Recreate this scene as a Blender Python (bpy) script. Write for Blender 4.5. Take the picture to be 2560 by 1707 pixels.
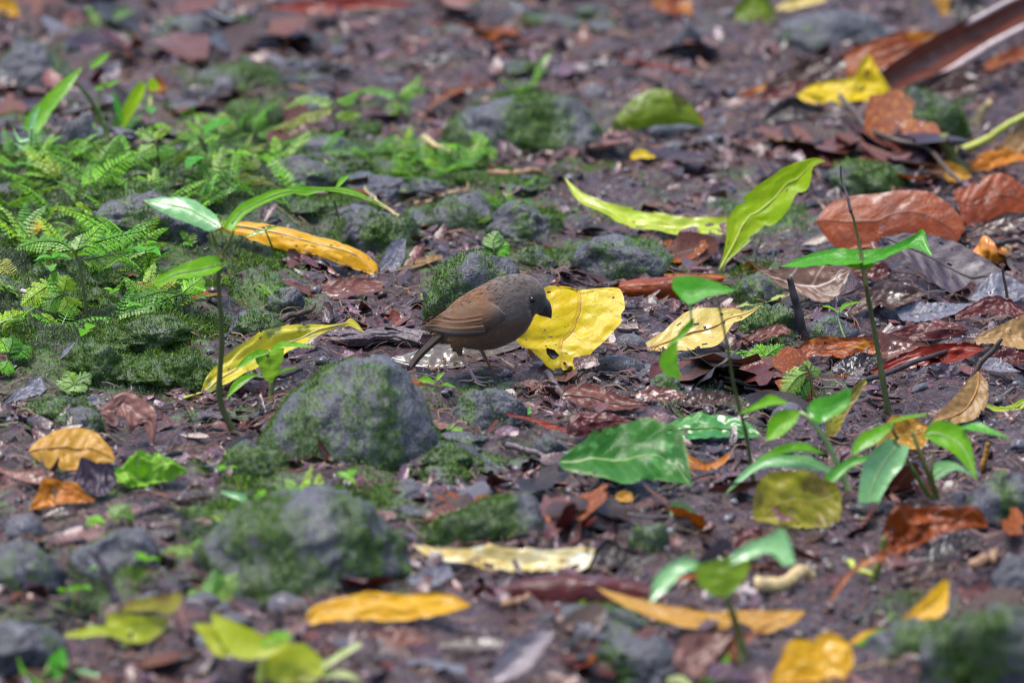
import bpy, bmesh, math, random
import numpy as np
from mathutils import Vector, noise as mnoise

random.seed(7)
RNG = np.random.default_rng(7)
SC = bpy.context.scene
COL = SC.collection
for _o in list(bpy.data.objects):
    bpy.data.objects.remove(_o)

# ------------------------------------------------------------------ camera, sky, sun, exposure
DIST, PITCH = 8.0, math.radians(14.0)
SP, CP = math.sin(PITCH), math.cos(PITCH)
CAM = np.array([0.0, -DIST * CP, DIST * SP])
cam_data = bpy.data.cameras.new('camera')
cam = bpy.data.objects.new('camera', cam_data)
COL.objects.link(cam)
cam.location = CAM
cam.rotation_euler = (math.pi / 2 - PITCH, 0, 0)
cam_data.sensor_width = 36
cam_data.lens = 36 * DIST
cam_data.clip_start = 0.1
cam_data.clip_end = 500
cam_data.dof.use_dof = True
cam_data.dof.focus_distance = 7.93
cam_data.dof.aperture_fstop = 288 / 54.0
cam_data.dof.aperture_blades = 0
SC.camera = cam

SUN_EL, SUN_AZ = math.radians(77), math.radians(-85)     # high, a little to the left
world = bpy.data.worlds.new('World')
SC.world = world
world.use_nodes = True
wn = world.node_tree
wn.nodes.clear()
sky = wn.nodes.new('ShaderNodeTexSky')
sky.sky_type = 'NISHITA'
sky.sun_disc = False
sky.sun_elevation = SUN_EL
sky.sun_rotation = SUN_AZ
sky.dust_density = 1.6
sky.ozone_density = 2.2
bg = wn.nodes.new('ShaderNodeBackground')
bg.inputs['Strength'].default_value = 0.075
wo = wn.nodes.new('ShaderNodeOutputWorld')
wn.links.new(sky.outputs[0], bg.inputs[0])
wn.links.new(bg.outputs[0], wo.inputs[0])
sun_data = bpy.data.lights.new('sun', 'SUN')
sun_data.energy = 1.5
sun_data.angle = math.radians(30)
sun_data.color = (1.0, 0.955, 0.90)
sun = bpy.data.objects.new('sun', sun_data)
COL.objects.link(sun)
_sd = Vector((math.sin(SUN_AZ) * math.cos(SUN_EL), math.cos(SUN_AZ) * math.cos(SUN_EL), math.sin(SUN_EL)))
sun.rotation_euler = _sd.to_track_quat('Z', 'Y').to_euler()
sun.location = _sd * 6
SC.view_settings.view_transform = 'Standard'
SC.view_settings.look = 'None'
SC.view_settings.exposure = 1.85
SC.view_settings.gamma = 1.0
SC.view_settings.use_curve_mapping = False
SC.render.engine = 'CYCLES'
SC.cycles.use_denoising = True
SC.cycles.filter_width = 1.05
SC.cycles.max_bounces = 6
SC.cycles.diffuse_bounces = 3
SC.cycles.glossy_bounces = 2
SC.cycles.transmission_bounces = 3
SC.cycles.transparent_max_bounces = 4
SC.cycles.caustics_reflective = False
SC.cycles.caustics_refractive = False
SC.render.film_transparent = False

# ------------------------------------------------------------------ numpy noise
def _hash(ix, iy, seed):
    h = (ix.astype(np.int64) * 374761393 + iy.astype(np.int64) * 668265263 + seed * 974634777) & 0xffffffff
    h = ((h ^ (h >> 13)) * 1274126177) & 0xffffffff
    return ((h ^ (h >> 16)) & 0xffff) / 65535.0

def vnoise(x, y, seed=0):
    x = np.asarray(x, float); y = np.asarray(y, float)
    ix, iy = np.floor(x), np.floor(y)
    fx, fy = x - ix, y - iy
    fx = fx * fx * (3 - 2 * fx); fy = fy * fy * (3 - 2 * fy)
    a = _hash(ix, iy, seed); b = _hash(ix + 1, iy, seed)
    c = _hash(ix, iy + 1, seed); d = _hash(ix + 1, iy + 1, seed)
    return (a + (b - a) * fx) * (1 - fy) + (c + (d - c) * fx) * fy

def fbm(x, y, seed=0, octs=4):
    s, a, t = 0, 0.5, 0
    for k in range(octs):
        s = s + a * vnoise(x * 2 ** k + 13.7 * k, y * 2 ** k + 7.1 * k, seed + k)
        t += a
        a *= 0.5
    return s / t

def smooth(a, b, x):
    t = np.clip((x - a) / (b - a), 0, 1)
    return t * t * (3 - 2 * t)

# ------------------------------------------------------------------ the lie of the land
def Hs(x, y):                                   # soft relief
    x = np.asarray(x, float); y = np.asarray(y, float)
    h = 0.030 * (fbm(x * 3.2 + 5, y * 2.6 + 9, 3, 2) - 0.5) + 0.026 * (fbm(x * 10, y * 8, 5, 2) - 0.5)
    h = h + 0.055 * np.exp(-((x + 0.45) / 0.26) ** 2 - ((y - 0.42) / 0.42) ** 2)
    h = h + 0.020 * np.exp(-((x + 0.40) / 0.22) ** 2 - ((y + 0.05) / 0.20) ** 2)
    bank = np.exp(-((x + .42) / .40) ** 2 - ((y - .15) / .62) ** 2) + .45 * np.exp(-((x - .05) / .45) ** 2 - ((y - .45) / .5) ** 2)
    cush = np.sqrt(np.abs(vnoise(x * 9.5 + 1.7 * y, y * 6.5 - .8 * x, 33) * .7 + vnoise(x * 20, y * 15, 34) * .3))
    h = h + 0.050 * np.minimum(bank, 1) * (cush - .6)
    f = np.clip(1 - np.maximum(np.abs(x) - 2, 0) / 6, 0.2, 1)
    return h * f

def H(x, y):                                    # with crumbs and lumps
    x = np.asarray(x, float); y = np.asarray(y, float)
    near = (np.abs(x) < 1.3) & (np.abs(y) < 3)
    l = fbm(x * 42, y * 36, 11, 3) - 0.5
    m = np.abs(fbm(x * 19, y * 15, 15, 2) - 0.5)
    return Hs(x, y) + np.where(near, 0.015 * l + 0.030 * (0.10 - m), 0)

# pixel (of the 2560 x 1707 photograph) -> viewing ray -> ground point
def ray(px, py):
    u = np.asarray(px, float) / 2560 - 0.5
    v = (0.5 - np.asarray(py, float) / 1707) * (1707 / 2560)
    return np.stack([u, DIST * CP + v * SP, -DIST * SP + v * CP], -1)

def at(px, py, lift=0.0):                       # where the ground is at that pixel
    d = ray(px, py)
    t = np.linspace(0.7, 1.7, 2200)
    p = CAM + t[:, None] * d
    below = p[:, 2] < Hs(p[:, 0], p[:, 1]) + lift
    i = int(np.argmax(below)) if below.any() else len(t) - 1
    return p[i]

def px_of(p):                                   # 3-D point -> pixel (used for measuring only)
    q = np.asarray(p, float) - CAM
    f = q[..., 1] * CP - q[..., 2] * SP
    u = q[..., 0] / f * DIST
    v = (q[..., 1] * SP + q[..., 2] * CP) / f * DIST
    return (u + 0.5) * 2560, (0.5 - v * 2560 / 1707) * 1707

SCALE = 1.0 / 2560                              # metres per pixel at the bird
CROPS = {1: (0, 0), 2: (830, 0), 3: (1660, 0), 4: (0, 550), 5: (830, 550), 6: (1660, 550),
         7: (0, 1107), 8: (830, 1107), 9: (1660, 1107)}

def P(s):                                       # "5: 100,200 300,400 8: 10,20": measured in enlargements 1..9 of the photograph
    out, k = [], None
    for tok in s.split():
        if tok.endswith(':'):
            k = int(tok[:-1])
        else:
            a, b = tok.split(',')
            if k:
                out.append((CROPS[k][0] + float(a) / 2.6133, CROPS[k][1] + float(b) / 2.6133))
            else:
                out.append((float(a), float(b)))
    return np.array(out)

def resample(pts, n, closed=False):             # rounded polyline, n points evenly spaced
    pts = np.asarray(pts, float)
    if len(pts) > 2:
        q = np.vstack([2 * pts[0] - pts[1], pts, 2 * pts[-1] - pts[-2]])
        out = []
        for i in range(1, len(q) - 2):
            p0, p1, p2, p3 = q[i - 1], q[i], q[i + 1], q[i + 2]
            t = np.linspace(0, 1, 12, endpoint=False)[:, None]
            out.append(0.5 * ((2 * p1) + (p2 - p0) * t + (2 * p0 - 5 * p1 + 4 * p2 - p3) * t ** 2 + (3 * p1 - p0 - 3 * p2 + p3) * t ** 3))
        pts = np.vstack(out + [pts[-1:]])
    s = np.concatenate([[0], np.cumsum(np.linalg.norm(np.diff(pts, axis=0), axis=1))])
    t = np.linspace(0, s[-1], n)
    return np.stack([np.interp(t, s, pts[:, k]) for k in range(pts.shape[1])], -1)

# ------------------------------------------------------------------ mesh helpers
def mesh_np(name, V, F, smooth_=True, col=None, uv=None, attr=None):
    V = np.asarray(V, np.float32); F = np.asarray(F, np.int32)
    me = bpy.data.meshes.new(name)
    k = F.shape[1]
    me.vertices.add(len(V)); me.vertices.foreach_set('co', V.ravel())
    me.loops.add(F.size); me.loops.foreach_set('vertex_index', F.ravel())
    me.polygons.add(len(F))
    me.polygons.foreach_set('loop_start', np.arange(0, F.size, k, dtype=np.int32))
    me.polygons.foreach_set('loop_total', np.full(len(F), k, np.int32))
    me.polygons.foreach_set('use_smooth', np.full(len(F), bool(smooth_)))
    me.update(calc_edges=True)
    if col is not None:
        c = np.ones((len(V), 4), np.float32); c[:, :3] = col
        a = me.color_attributes.new('tint', 'FLOAT_COLOR', 'POINT')
        a.data.foreach_set('color', c.ravel())
    if uv is not None:
        l = me.uv_layers.new(name='UVMap')
        l.data.foreach_set('uv', np.asarray(uv, np.float32)[F.ravel()].ravel())
    for an, av in (attr or {}).items():
        a = me.attributes.new(an, 'FLOAT', 'POINT')
        a.data.foreach_set('value', np.asarray(av, np.float32))
    return me

def obj(name, me, mat, parent=None, loc=None):
    o = bpy.data.objects.new(name, me)
    COL.objects.link(o)
    if mat is not None and not me.materials:
        me.materials.append(mat)
    if loc is not None:
        o.location = loc
    if parent is not None:
        o.parent = parent
    return o

def tag(o, label=None, cat=None, group=None, kind=None):
    if label: o['label'] = label
    if cat: o['category'] = cat
    if group: o['group'] = group
    if kind: o['kind'] = kind
    return o

def thing(name, label, cat, loc, group=None):
    o = bpy.data.objects.new(name, None)
    COL.objects.link(o)
    o.location = loc
    o.empty_display_size = 0.02
    return tag(o, label, cat, group)

def tube_arrays(pts, rad, sides=6, squash=1.0):
    pts = np.asarray(pts, float); n = len(pts)
    rad = np.broadcast_to(np.asarray(rad, float), (n,)) if np.ndim(rad) == 0 or len(np.atleast_1d(rad)) == n else np.interp(np.linspace(0, 1, n), np.linspace(0, 1, len(rad)), rad)
    T = np.gradient(pts, axis=0); T /= np.linalg.norm(T, axis=1)[:, None] + 1e-12
    ref = np.array([0.3, -0.8, 0.52]) if abs(T[n // 2] @ np.array([0.3, -0.8, 0.52])) < 0.85 else np.array([1.0, 0, 0])
    U = np.cross(T, ref); U /= np.linalg.norm(U, axis=1)[:, None] + 1e-12
    W = np.cross(T, U)
    a = np.linspace(0, 2 * math.pi, sides, endpoint=False)
    ring = np.cos(a)[None, :, None] * U[:, None, :] + squash * np.sin(a)[None, :, None] * W[:, None, :]
    V = (pts[:, None, :] + ring * rad[:, None, None]).reshape(-1, 3)
    F = []
    for i in range(n - 1):
        for j in range(sides):
            k = (j + 1) % sides
            F.append((i * sides + j, i * sides + k, (i + 1) * sides + k, (i + 1) * sides + j))
    V = np.vstack([V, pts[0] - T[0] * rad[0] * .5, pts[-1] + T[-1] * rad[-1] * .5])
    b, e = len(V) - 2, len(V) - 1
    for j in range(sides):
        k = (j + 1) % sides
        F.append((k, j, b, b)); F.append(((n - 1) * sides + j, (n - 1) * sides + k, e, e))
    return V, F

def poly_mesh(name, V, F, smooth_=True):
    me = bpy.data.meshes.new(name)
    F = [tuple(dict.fromkeys(f)) for f in F]
    me.from_pydata([tuple(v) for v in V], [], F)
    me.polygons.foreach_set('use_smooth', np.full(len(F), bool(smooth_)))
    me.update()
    return me

def tube(name, pts, rad, mat, parent=None, loc=(0, 0, 0), sides=6, squash=1.0):
    V, F = tube_arrays(np.asarray(pts) - np.asarray(loc), rad, sides, squash)
    return obj(name, poly_mesh(name, V, F), mat, parent, None if parent is not None else loc)

# ------------------------------------------------------------------ materials
def nodes(name):
    m = bpy.data.materials.new(name)
    m.use_nodes = True
    nt = m.node_tree
    nt.nodes.clear()
    def N(t, **kw):
        n = nt.nodes.new(t)
        for k, v in kw.items():
            if k.startswith('i_'):
                key = k[2:]
                key = int(key) if key.isdigit() else key.replace('_', ' ')
                n.inputs[key].default_value = v
            else:
                setattr(n, k, v)
        return n
    return m, nt, N, nt.links.new

def ramp(N, L, fac, a, b, ca=(0, 0, 0), cb=(1, 1, 1)):
    r = N('ShaderNodeValToRGB')
    r.color_ramp.elements[0].position = a; r.color_ramp.elements[0].color = (*ca, 1)
    r.color_ramp.elements[1].position = b; r.color_ramp.elements[1].color = (*cb, 1)
    L(fac, r.inputs[0])
    return r.outputs[0]

def mixc(N, L, fac, a, b, mode='MIX'):
    m = N('ShaderNodeMix', data_type='RGBA', blend_type=mode)
    for sock, v in ((m.inputs[0], fac), (m.inputs[6], a), (m.inputs[7], b)):
        if hasattr(v, 'is_output'): L(v, sock)
        elif isinstance(v, (int, float)): sock.default_value = v
        else: sock.default_value = (*v, 1)
    return m.outputs[2]

def math_(N, L, op, a, b=0.0, c=0.0):
    m = N('ShaderNodeMath', operation=op)
    for i, v in enumerate((a, b, c)):
        if hasattr(v, 'is_output'): L(v, m.inputs[i])
        else: m.inputs[i].default_value = v
    return m.outputs[0]

def leaf_mat(name, c1, c2, vein=None, spot=(0.05, 0.025, 0.01), spots=0.5, rough=0.35, trans=0.25, wet=0.5, nveins=11, bump=0.35, blotch=None):
    """leaf skin: mottled colour, midrib and side veins along the UV, spots, patches of water film"""
    m, nt, N, L = nodes(name)
    uv = N('ShaderNodeUVMap'); uv.uv_map = 'UVMap'
    sep = N('ShaderNodeSeparateXYZ'); L(uv.outputs[0], sep.inputs[0])
    tc = N('ShaderNodeTexCoord')
    geo = N('ShaderNodeObjectInfo')
    off = N('ShaderNodeVectorMath', operation='ADD'); L(tc.outputs['Object'], off.inputs[0])
    L(geo.outputs['Location'], off.inputs[1])
    n1 = N('ShaderNodeTexNoise', i_Scale=38.0, i_Detail=4.0, i_Roughness=0.6); L(off.outputs[0], n1.inputs['Vector'])
    n2 = N('ShaderNodeTexNoise', i_Scale=230.0, i_Detail=3.0, i_Roughness=0.65); L(off.outputs[0], n2.inputs['Vector'])
    n3 = N('ShaderNodeTexNoise', i_Scale=24.0, i_Detail=3.0, i_Roughness=0.6); L(off.outputs[0], n3.inputs['Vector'])
    across = math_(N, L, 'ABSOLUTE', math_(N, L, 'SUBTRACT', sep.outputs[1], 0.5))
    mid = math_(N, L, 'SUBTRACT', 1.0, math_(N, L, 'SMOOTHSTEP', across, 0.008, 0.04)) if False else ramp(N, L, across, 0.010, 0.035, (1, 1, 1), (0, 0, 0))
    ph = math_(N, L, 'MULTIPLY', math_(N, L, 'SUBTRACT', sep.outputs[0], math_(N, L, 'MULTIPLY', across, 0.42)), nveins * 6.2832)
    wob = math_(N, L, 'MULTIPLY_ADD', n1.outputs[0], 2.0, ph)
    sv = math_(N, L, 'SINE', wob)
    lat = ramp(N, L, sv, 0.90, 1.0)
    col = mixc(N, L, ramp(N, L, n1.outputs[0], 0.36, 0.66), c1, c2)
    col = mixc(N, L, math_(N, L, 'MULTIPLY', ramp(N, L, n2.outputs[0], 0.35, 0.75), 0.35), col, tuple(x * 0.55 for x in c1))
    if blotch:
        n4 = N('ShaderNodeTexNoise', i_Scale=30.0, i_Detail=3.0); L(off.outputs[0], n4.inputs['Vector'])
        col = mixc(N, L, ramp(N, L, n4.outputs[0], 0.57, 0.63), col, blotch)
    if vein:
        col = mixc(N, L, math_(N, L, 'MULTIPLY', lat, 0.35), col, vein)
        col = mixc(N, L, math_(N, L, 'MULTIPLY', mid, 0.75), col, vein)
    if spots > 0:
        st = N('ShaderNodeMapping'); st.inputs['Scale'].default_value = (1, 2.2, 2.2); L(off.outputs[0], st.inputs[0])
        n5 = N('ShaderNodeTexNoise', i_Scale=105.0, i_Detail=4.0, i_Roughness=0.62); L(st.outputs[0], n5.inputs['Vector'])
        t0 = 0.72 - 0.12 * spots
        col = mixc(N, L, math_(N, L, 'MULTIPLY', ramp(N, L, n5.outputs[0], t0, t0 + 0.05), 0.8), col, spot)
    if spots > .12:
        ed = math_(N, L, 'ADD', across, math_(N, L, 'MULTIPLY', math_(N, L, 'SUBTRACT', n3.outputs[0], .5), .55))
        ed = math_(N, L, 'ADD', ed, math_(N, L, 'MULTIPLY', math_(N, L, 'ABSOLUTE', math_(N, L, 'SUBTRACT', sep.outputs[0], .5)), .25))
        col = mixc(N, L, math_(N, L, 'MULTIPLY', ramp(N, L, ed, .50, .66), .75), col, tuple(.35 * a_ + .65 * b_ for a_, b_ in zip(c1, spot)))
    bs = N('ShaderNodeBsdfPrincipled')
    L(col, bs.inputs['Base Color'])
    bs.inputs['Roughness'].default_value = rough
    bs.inputs['Specular IOR Level'].default_value = 0.28
    wetm = ramp(N, L, n3.outputs[0], 0.66 - 0.22 * wet, 0.74 - 0.20 * wet)
    L(math_(N, L, 'MULTIPLY', wetm, min(.8, wet * .8)), bs.inputs['Coat Weight'])
    bs.inputs['Coat Roughness'].default_value = 0.09
    hgt = math_(N, L, 'ADD', math_(N, L, 'MULTIPLY', n2.outputs[0], 0.35), math_(N, L, 'MULTIPLY', n1.outputs[0], 0.9))
    hgt = math_(N, L, 'SUBTRACT', hgt, math_(N, L, 'MULTIPLY', math_(N, L, 'MAXIMUM', math_(N, L, 'MULTIPLY', lat, .35), mid), 0.25))
    bp = N('ShaderNodeBump'); bp.inputs['Strength'].default_value = bump; bp.inputs['Distance'].default_value = 0.004
    L(hgt, bp.inputs['Height']); L(bp.outputs[0], bs.inputs['Normal'])
    tr = N('ShaderNodeBsdfTranslucent'); L(col, tr.inputs[0])
    mx = N('ShaderNodeMixShader'); mx.inputs[0].default_value = trans
    L(bs.outputs[0], mx.inputs[1]); L(tr.outputs[0], mx.inputs[2])
    out = N('ShaderNodeOutputMaterial'); L(mx.outputs[0], out.inputs[0])
    return m

MATS = {
 'yellow': leaf_mat('yellow leaf', (.70, .47, .004), (.64, .50, .008), (.55, .34, .02), spots=.7, spot=(.12, .07, .01), trans=.30),
 'gold': leaf_mat('golden leaf', (.72, .38, .003), (.66, .31, .004), (.70, .48, .06), spots=.8, trans=.28),
 'orange': leaf_mat('orange leaf', (.56, .20, .012), (.48, .14, .010), (.40, .13, .02), spots=.5, trans=.28),
 'amber': leaf_mat('amber leaf', (.55, .29, .03), (.48, .22, .03), (.5, .3, .08), spots=.5, trans=.3),
 'lemon': leaf_mat('greenish yellow leaf', (.62, .52, .02), (.52, .47, .04), (.55, .5, .1), spots=.35, spot=(.10, .14, .03), trans=.3, wet=.6, blotch=(.16, .20, .04)),
 'cream': leaf_mat('cream leaf', (.60, .47, .13), (.52, .38, .07), (.38, .19, .03), spots=.2, trans=.2, wet=.75),
 'palecream': leaf_mat('cream and yellow leaf', (.66, .60, .36), (.58, .38, .03), (.6, .4, .1), spots=.3, trans=.15, wet=.9, blotch=(.78, .74, .58)),
 'chartreuse': leaf_mat('chartreuse leaf', (.36, .58, .006), (.42, .58, .008), (.22, .40, .01), spots=.05, trans=.52, wet=.3),
 'limegloss': leaf_mat('pale chartreuse leaf', (.42, .56, .03), (.48, .55, .05), (.4, .5, .1), spots=.15, trans=.3, wet=.8),
 'palegreen': leaf_mat('pale green leaf', (.45, .55, .16), (.5, .55, .2), (.5, .55, .3), spots=.1, trans=.3, wet=.5),
 'green': leaf_mat('dark green leaf', (.030, .17, .022), (.045, .22, .03), (.10, .28, .07), spots=0, trans=.12, wet=.8, blotch=(.07, .24, .05)),
 'speckled': leaf_mat('speckled green leaf', (.018, .10, .007), (.030, .14, .010), (.09, .26, .05), spots=.35, spot=(.42, .48, .2), trans=.12, wet=.4, blotch=(.09, .27, .06)),
 'seedling': leaf_mat('seedling leaf', (.14, .42, .006), (.20, .48, .008), (.10, .30, .015), spots=0, trans=.45, wet=.4, nveins=7),
 'seedlingdark': leaf_mat('deep green seedling leaf', (.06, .30, .012), (.085, .36, .016), (.05, .2, .02), spots=0, trans=.30, wet=.6, nveins=7),
 'silvery': leaf_mat('silvery green leaf', (.16, .36, .13), (.20, .42, .17), (.12, .38, .08), spots=0, trans=.15, wet=1.0, rough=.22, nveins=5),
 'olive': leaf_mat('olive green leaf', (.13, .21, .006), (.19, .25, .012), (.2, .25, .03), spots=.4, spot=(.04, .04, .01), trans=.4, wet=.3, blotch=(.06, .07, .006)),
 'mustard': leaf_mat('mustard leaf', (.36, .33, .02), (.30, .26, .03), (.35, .3, .06), spots=.4, trans=.4, wet=.35, blotch=(.22, .16, .03)),
 'brown': leaf_mat('glossy brown leaf', (.27, .048, .006), (.16, .028, .006), (.12, .035, .012), spots=.15, trans=.10, wet=.55, rough=.36, nveins=9, bump=.5),
 'crumple': leaf_mat('crumpled lime leaf', (.20, .46, .02), (.27, .52, .05), (.35, .5, .1), spots=.1, trans=.3, wet=.7),
 'rust': leaf_mat('rust leaf', (.30, .062, .006), (.16, .032, .008), (.15, .04, .015), spots=.6, spot=(.03, .012, .008), trans=.25, wet=.5, blotch=(.45, .17, .01)),
 'red': leaf_mat('red leaf', (.27, .018, .005), (.16, .014, .006), (.2, .02, .01), spots=.5, spot=(.05, .01, .006), trans=.25, wet=.6, blotch=(.30, .09, .01)),
 'maroon': leaf_mat('maroon leaf', (.095, .014, .010), (.06, .010, .010), (.05, .012, .010), spots=.2, trans=.08, wet=.6, rough=.32),
 'chestnut': leaf_mat('chestnut leaf', (.14, .042, .026), (.095, .028, .022), (.2, .10, .06), spots=.3, trans=.10, wet=.7),
 'umber': leaf_mat('dark brown leaf', (.060, .028, .020), (.040, .020, .015), (.08, .04, .03), spots=.2, trans=.06, wet=.7),
 'black': leaf_mat('blackened leaf', (.016, .011, .011), (.024, .015, .013), (.03, .02, .02), spots=0, trans=.03, wet=.6),
 'purple': leaf_mat('purplish black leaf', (.040, .024, .042), (.026, .015, .028), (.03, .02, .03), spots=.1, trans=.04, wet=.35, rough=.42, nveins=16, bump=.3),
 'slate': leaf_mat('slate grey leaf', (.17, .165, .20), (.12, .115, .145), (.06, .06, .07), spots=.1, trans=.04, wet=.55, nveins=18, bump=.5),
 'greybrown': leaf_mat('grey brown leaf', (.15, .12, .10), (.10, .085, .06), (.08, .06, .05), spots=.2, trans=.06, wet=1.0, rough=.25),
 'tan': leaf_mat('tan leaf', (.36, .21, .075), (.27, .15, .055), (.22, .11, .04), spots=.6, trans=.2, wet=.4, blotch=(.2, .1, .05)),
 'pinkbrown': leaf_mat('pinkish brown leaf', (.24, .105, .08), (.17, .07, .06), (.4, .28, .22), spots=.25, trans=.12, wet=.6),
 'palefan': leaf_mat('brown leaf with pale veins', (.17, .09, .06), (.13, .07, .05), (.62, .50, .42), spots=.2, trans=.12, wet=.5, nveins=4),
 'pale': leaf_mat('bleached leaf', (.28, .24, .25), (.22, .18, .20), (.3, .25, .25), spots=.2, trans=.15, wet=.7),
}

def stem_mat(name, c1, c2, rough=.5, scale=120):
    m, nt, N, L = nodes(name)
    tc = N('ShaderNodeTexCoord')
    mp = N('ShaderNodeMapping'); mp.inputs['Scale'].default_value = (1, 1, 0.35); L(tc.outputs['Object'], mp.inputs[0])
    n = N('ShaderNodeTexNoise', i_Scale=scale, i_Detail=4.0, i_Roughness=.65); L(mp.outputs[0], n.inputs['Vector'])
    bs = N('ShaderNodeBsdfPrincipled'); bs.inputs['Roughness'].default_value = rough
    L(mixc(N, L, ramp(N, L, n.outputs[0], .35, .65), c1, c2), bs.inputs['Base Color'])
    bp = N('ShaderNodeBump'); bp.inputs['Strength'].default_value = .6; bp.inputs['Distance'].default_value = .002
    L(n.outputs[0], bp.inputs['Height']); L(bp.outputs[0], bs.inputs['Normal'])
    out = N('ShaderNodeOutputMaterial'); L(bs.outputs[0], out.inputs[0])
    return m

STEM = {
 'green': stem_mat('green stem', (.12, .20, .02), (.07, .11, .02)),
 'dark': stem_mat('dark stem', (.055, .070, .016), (.085, .10, .025)),
 'olive': stem_mat('olive stem', (.17, .17, .03), (.11, .12, .03)),
 'pale': stem_mat('pale green stem', (.36, .46, .20), (.28, .40, .12)),
 'lime': stem_mat('yellow green stem', (.48, .50, .08), (.38, .42, .07)),
 'twig': stem_mat('brown twig', (.10, .065, .045), (.045, .03, .025)),
 'black': stem_mat('dark twig', (.022, .017, .018), (.045, .035, .038)),
 'grey': stem_mat('grey bark', (.17, .13, .14), (.07, .05, .055), scale=220),
 'wood': stem_mat('split wood', (.34, .19, .10), (.20, .10, .05)),
 'straw': stem_mat('straw', (.55, .42, .20), (.42, .30, .13)),
 'tawny': stem_mat('tawny midrib', (.42, .20, .03), (.30, .13, .02)),
 'palepink': stem_mat('bleached stalk', (.58, .47, .45), (.42, .32, .32)),
}

def tint_mat(name, rough=.55, trans=0.0, coat=0.0, spec=.5, bump=0.0, vary=False):
    m, nt, N, L = nodes(name)
    at_ = N('ShaderNodeAttribute'); at_.attribute_name = 'tint'
    bs = N('ShaderNodeBsdfPrincipled'); bs.inputs['Roughness'].default_value = rough
    bs.inputs['Specular IOR Level'].default_value = spec
    bs.inputs['Coat Weight'].default_value = coat; bs.inputs['Coat Roughness'].default_value = .12
    tc = N('ShaderNodeTexCoord')
    n = N('ShaderNodeTexNoise', i_Scale=260.0, i_Detail=3.0); L(tc.outputs['Object'], n.inputs['Vector'])
    c = mixc(N, L, math_(N, L, 'MULTIPLY', ramp(N, L, n.outputs[0], .35, .7), .45), at_.outputs[0], (0.02, 0.014, 0.012))
    if vary:                                    # every plant its own age and shade
        oi = N('ShaderNodeObjectInfo')
        c = mixc(N, L, math_(N, L, 'MULTIPLY', ramp(N, L, oi.outputs['Random'], .12, .42, (1, 1, 1), (0, 0, 0)), .5), c, (.03, .10, .010))
        c = mixc(N, L, math_(N, L, 'MULTIPLY', ramp(N, L, oi.outputs['Random'], .86, .97), .65), c, (.30, .24, .04))
    L(c, bs.inputs['Base Color'])
    if bump:
        bp = N('ShaderNodeBump'); bp.inputs['Strength'].default_value = bump; bp.inputs['Distance'].default_value = .002
        L(n.outputs[0], bp.inputs['Height']); L(bp.outputs[0], bs.inputs['Normal'])
    last = bs.outputs[0]
    if trans:
        tr = N('ShaderNodeBsdfTranslucent'); L(c, tr.inputs[0])
        mx = N('ShaderNodeMixShader'); mx.inputs[0].default_value = trans
        L(last, mx.inputs[1]); L(tr.outputs[0], mx.inputs[2]); last = mx.outputs[0]
    out = N('ShaderNodeOutputMaterial'); L(last, out.inputs[0])
    return m

M_LITTER = tint_mat('leaf litter', .34, .05, .26, .5, bump=.8)
M_PEBBLE = tint_mat('wet pebble', .34, 0, .3, .45, bump=.6)
M_FIBRE = tint_mat('rootlets', .6)
M_MOSS = tint_mat('moss', .6, .25, .0)
M_FERN = tint_mat('fern leaflet', .42, .38, .2, .35, vary=True)

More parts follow.
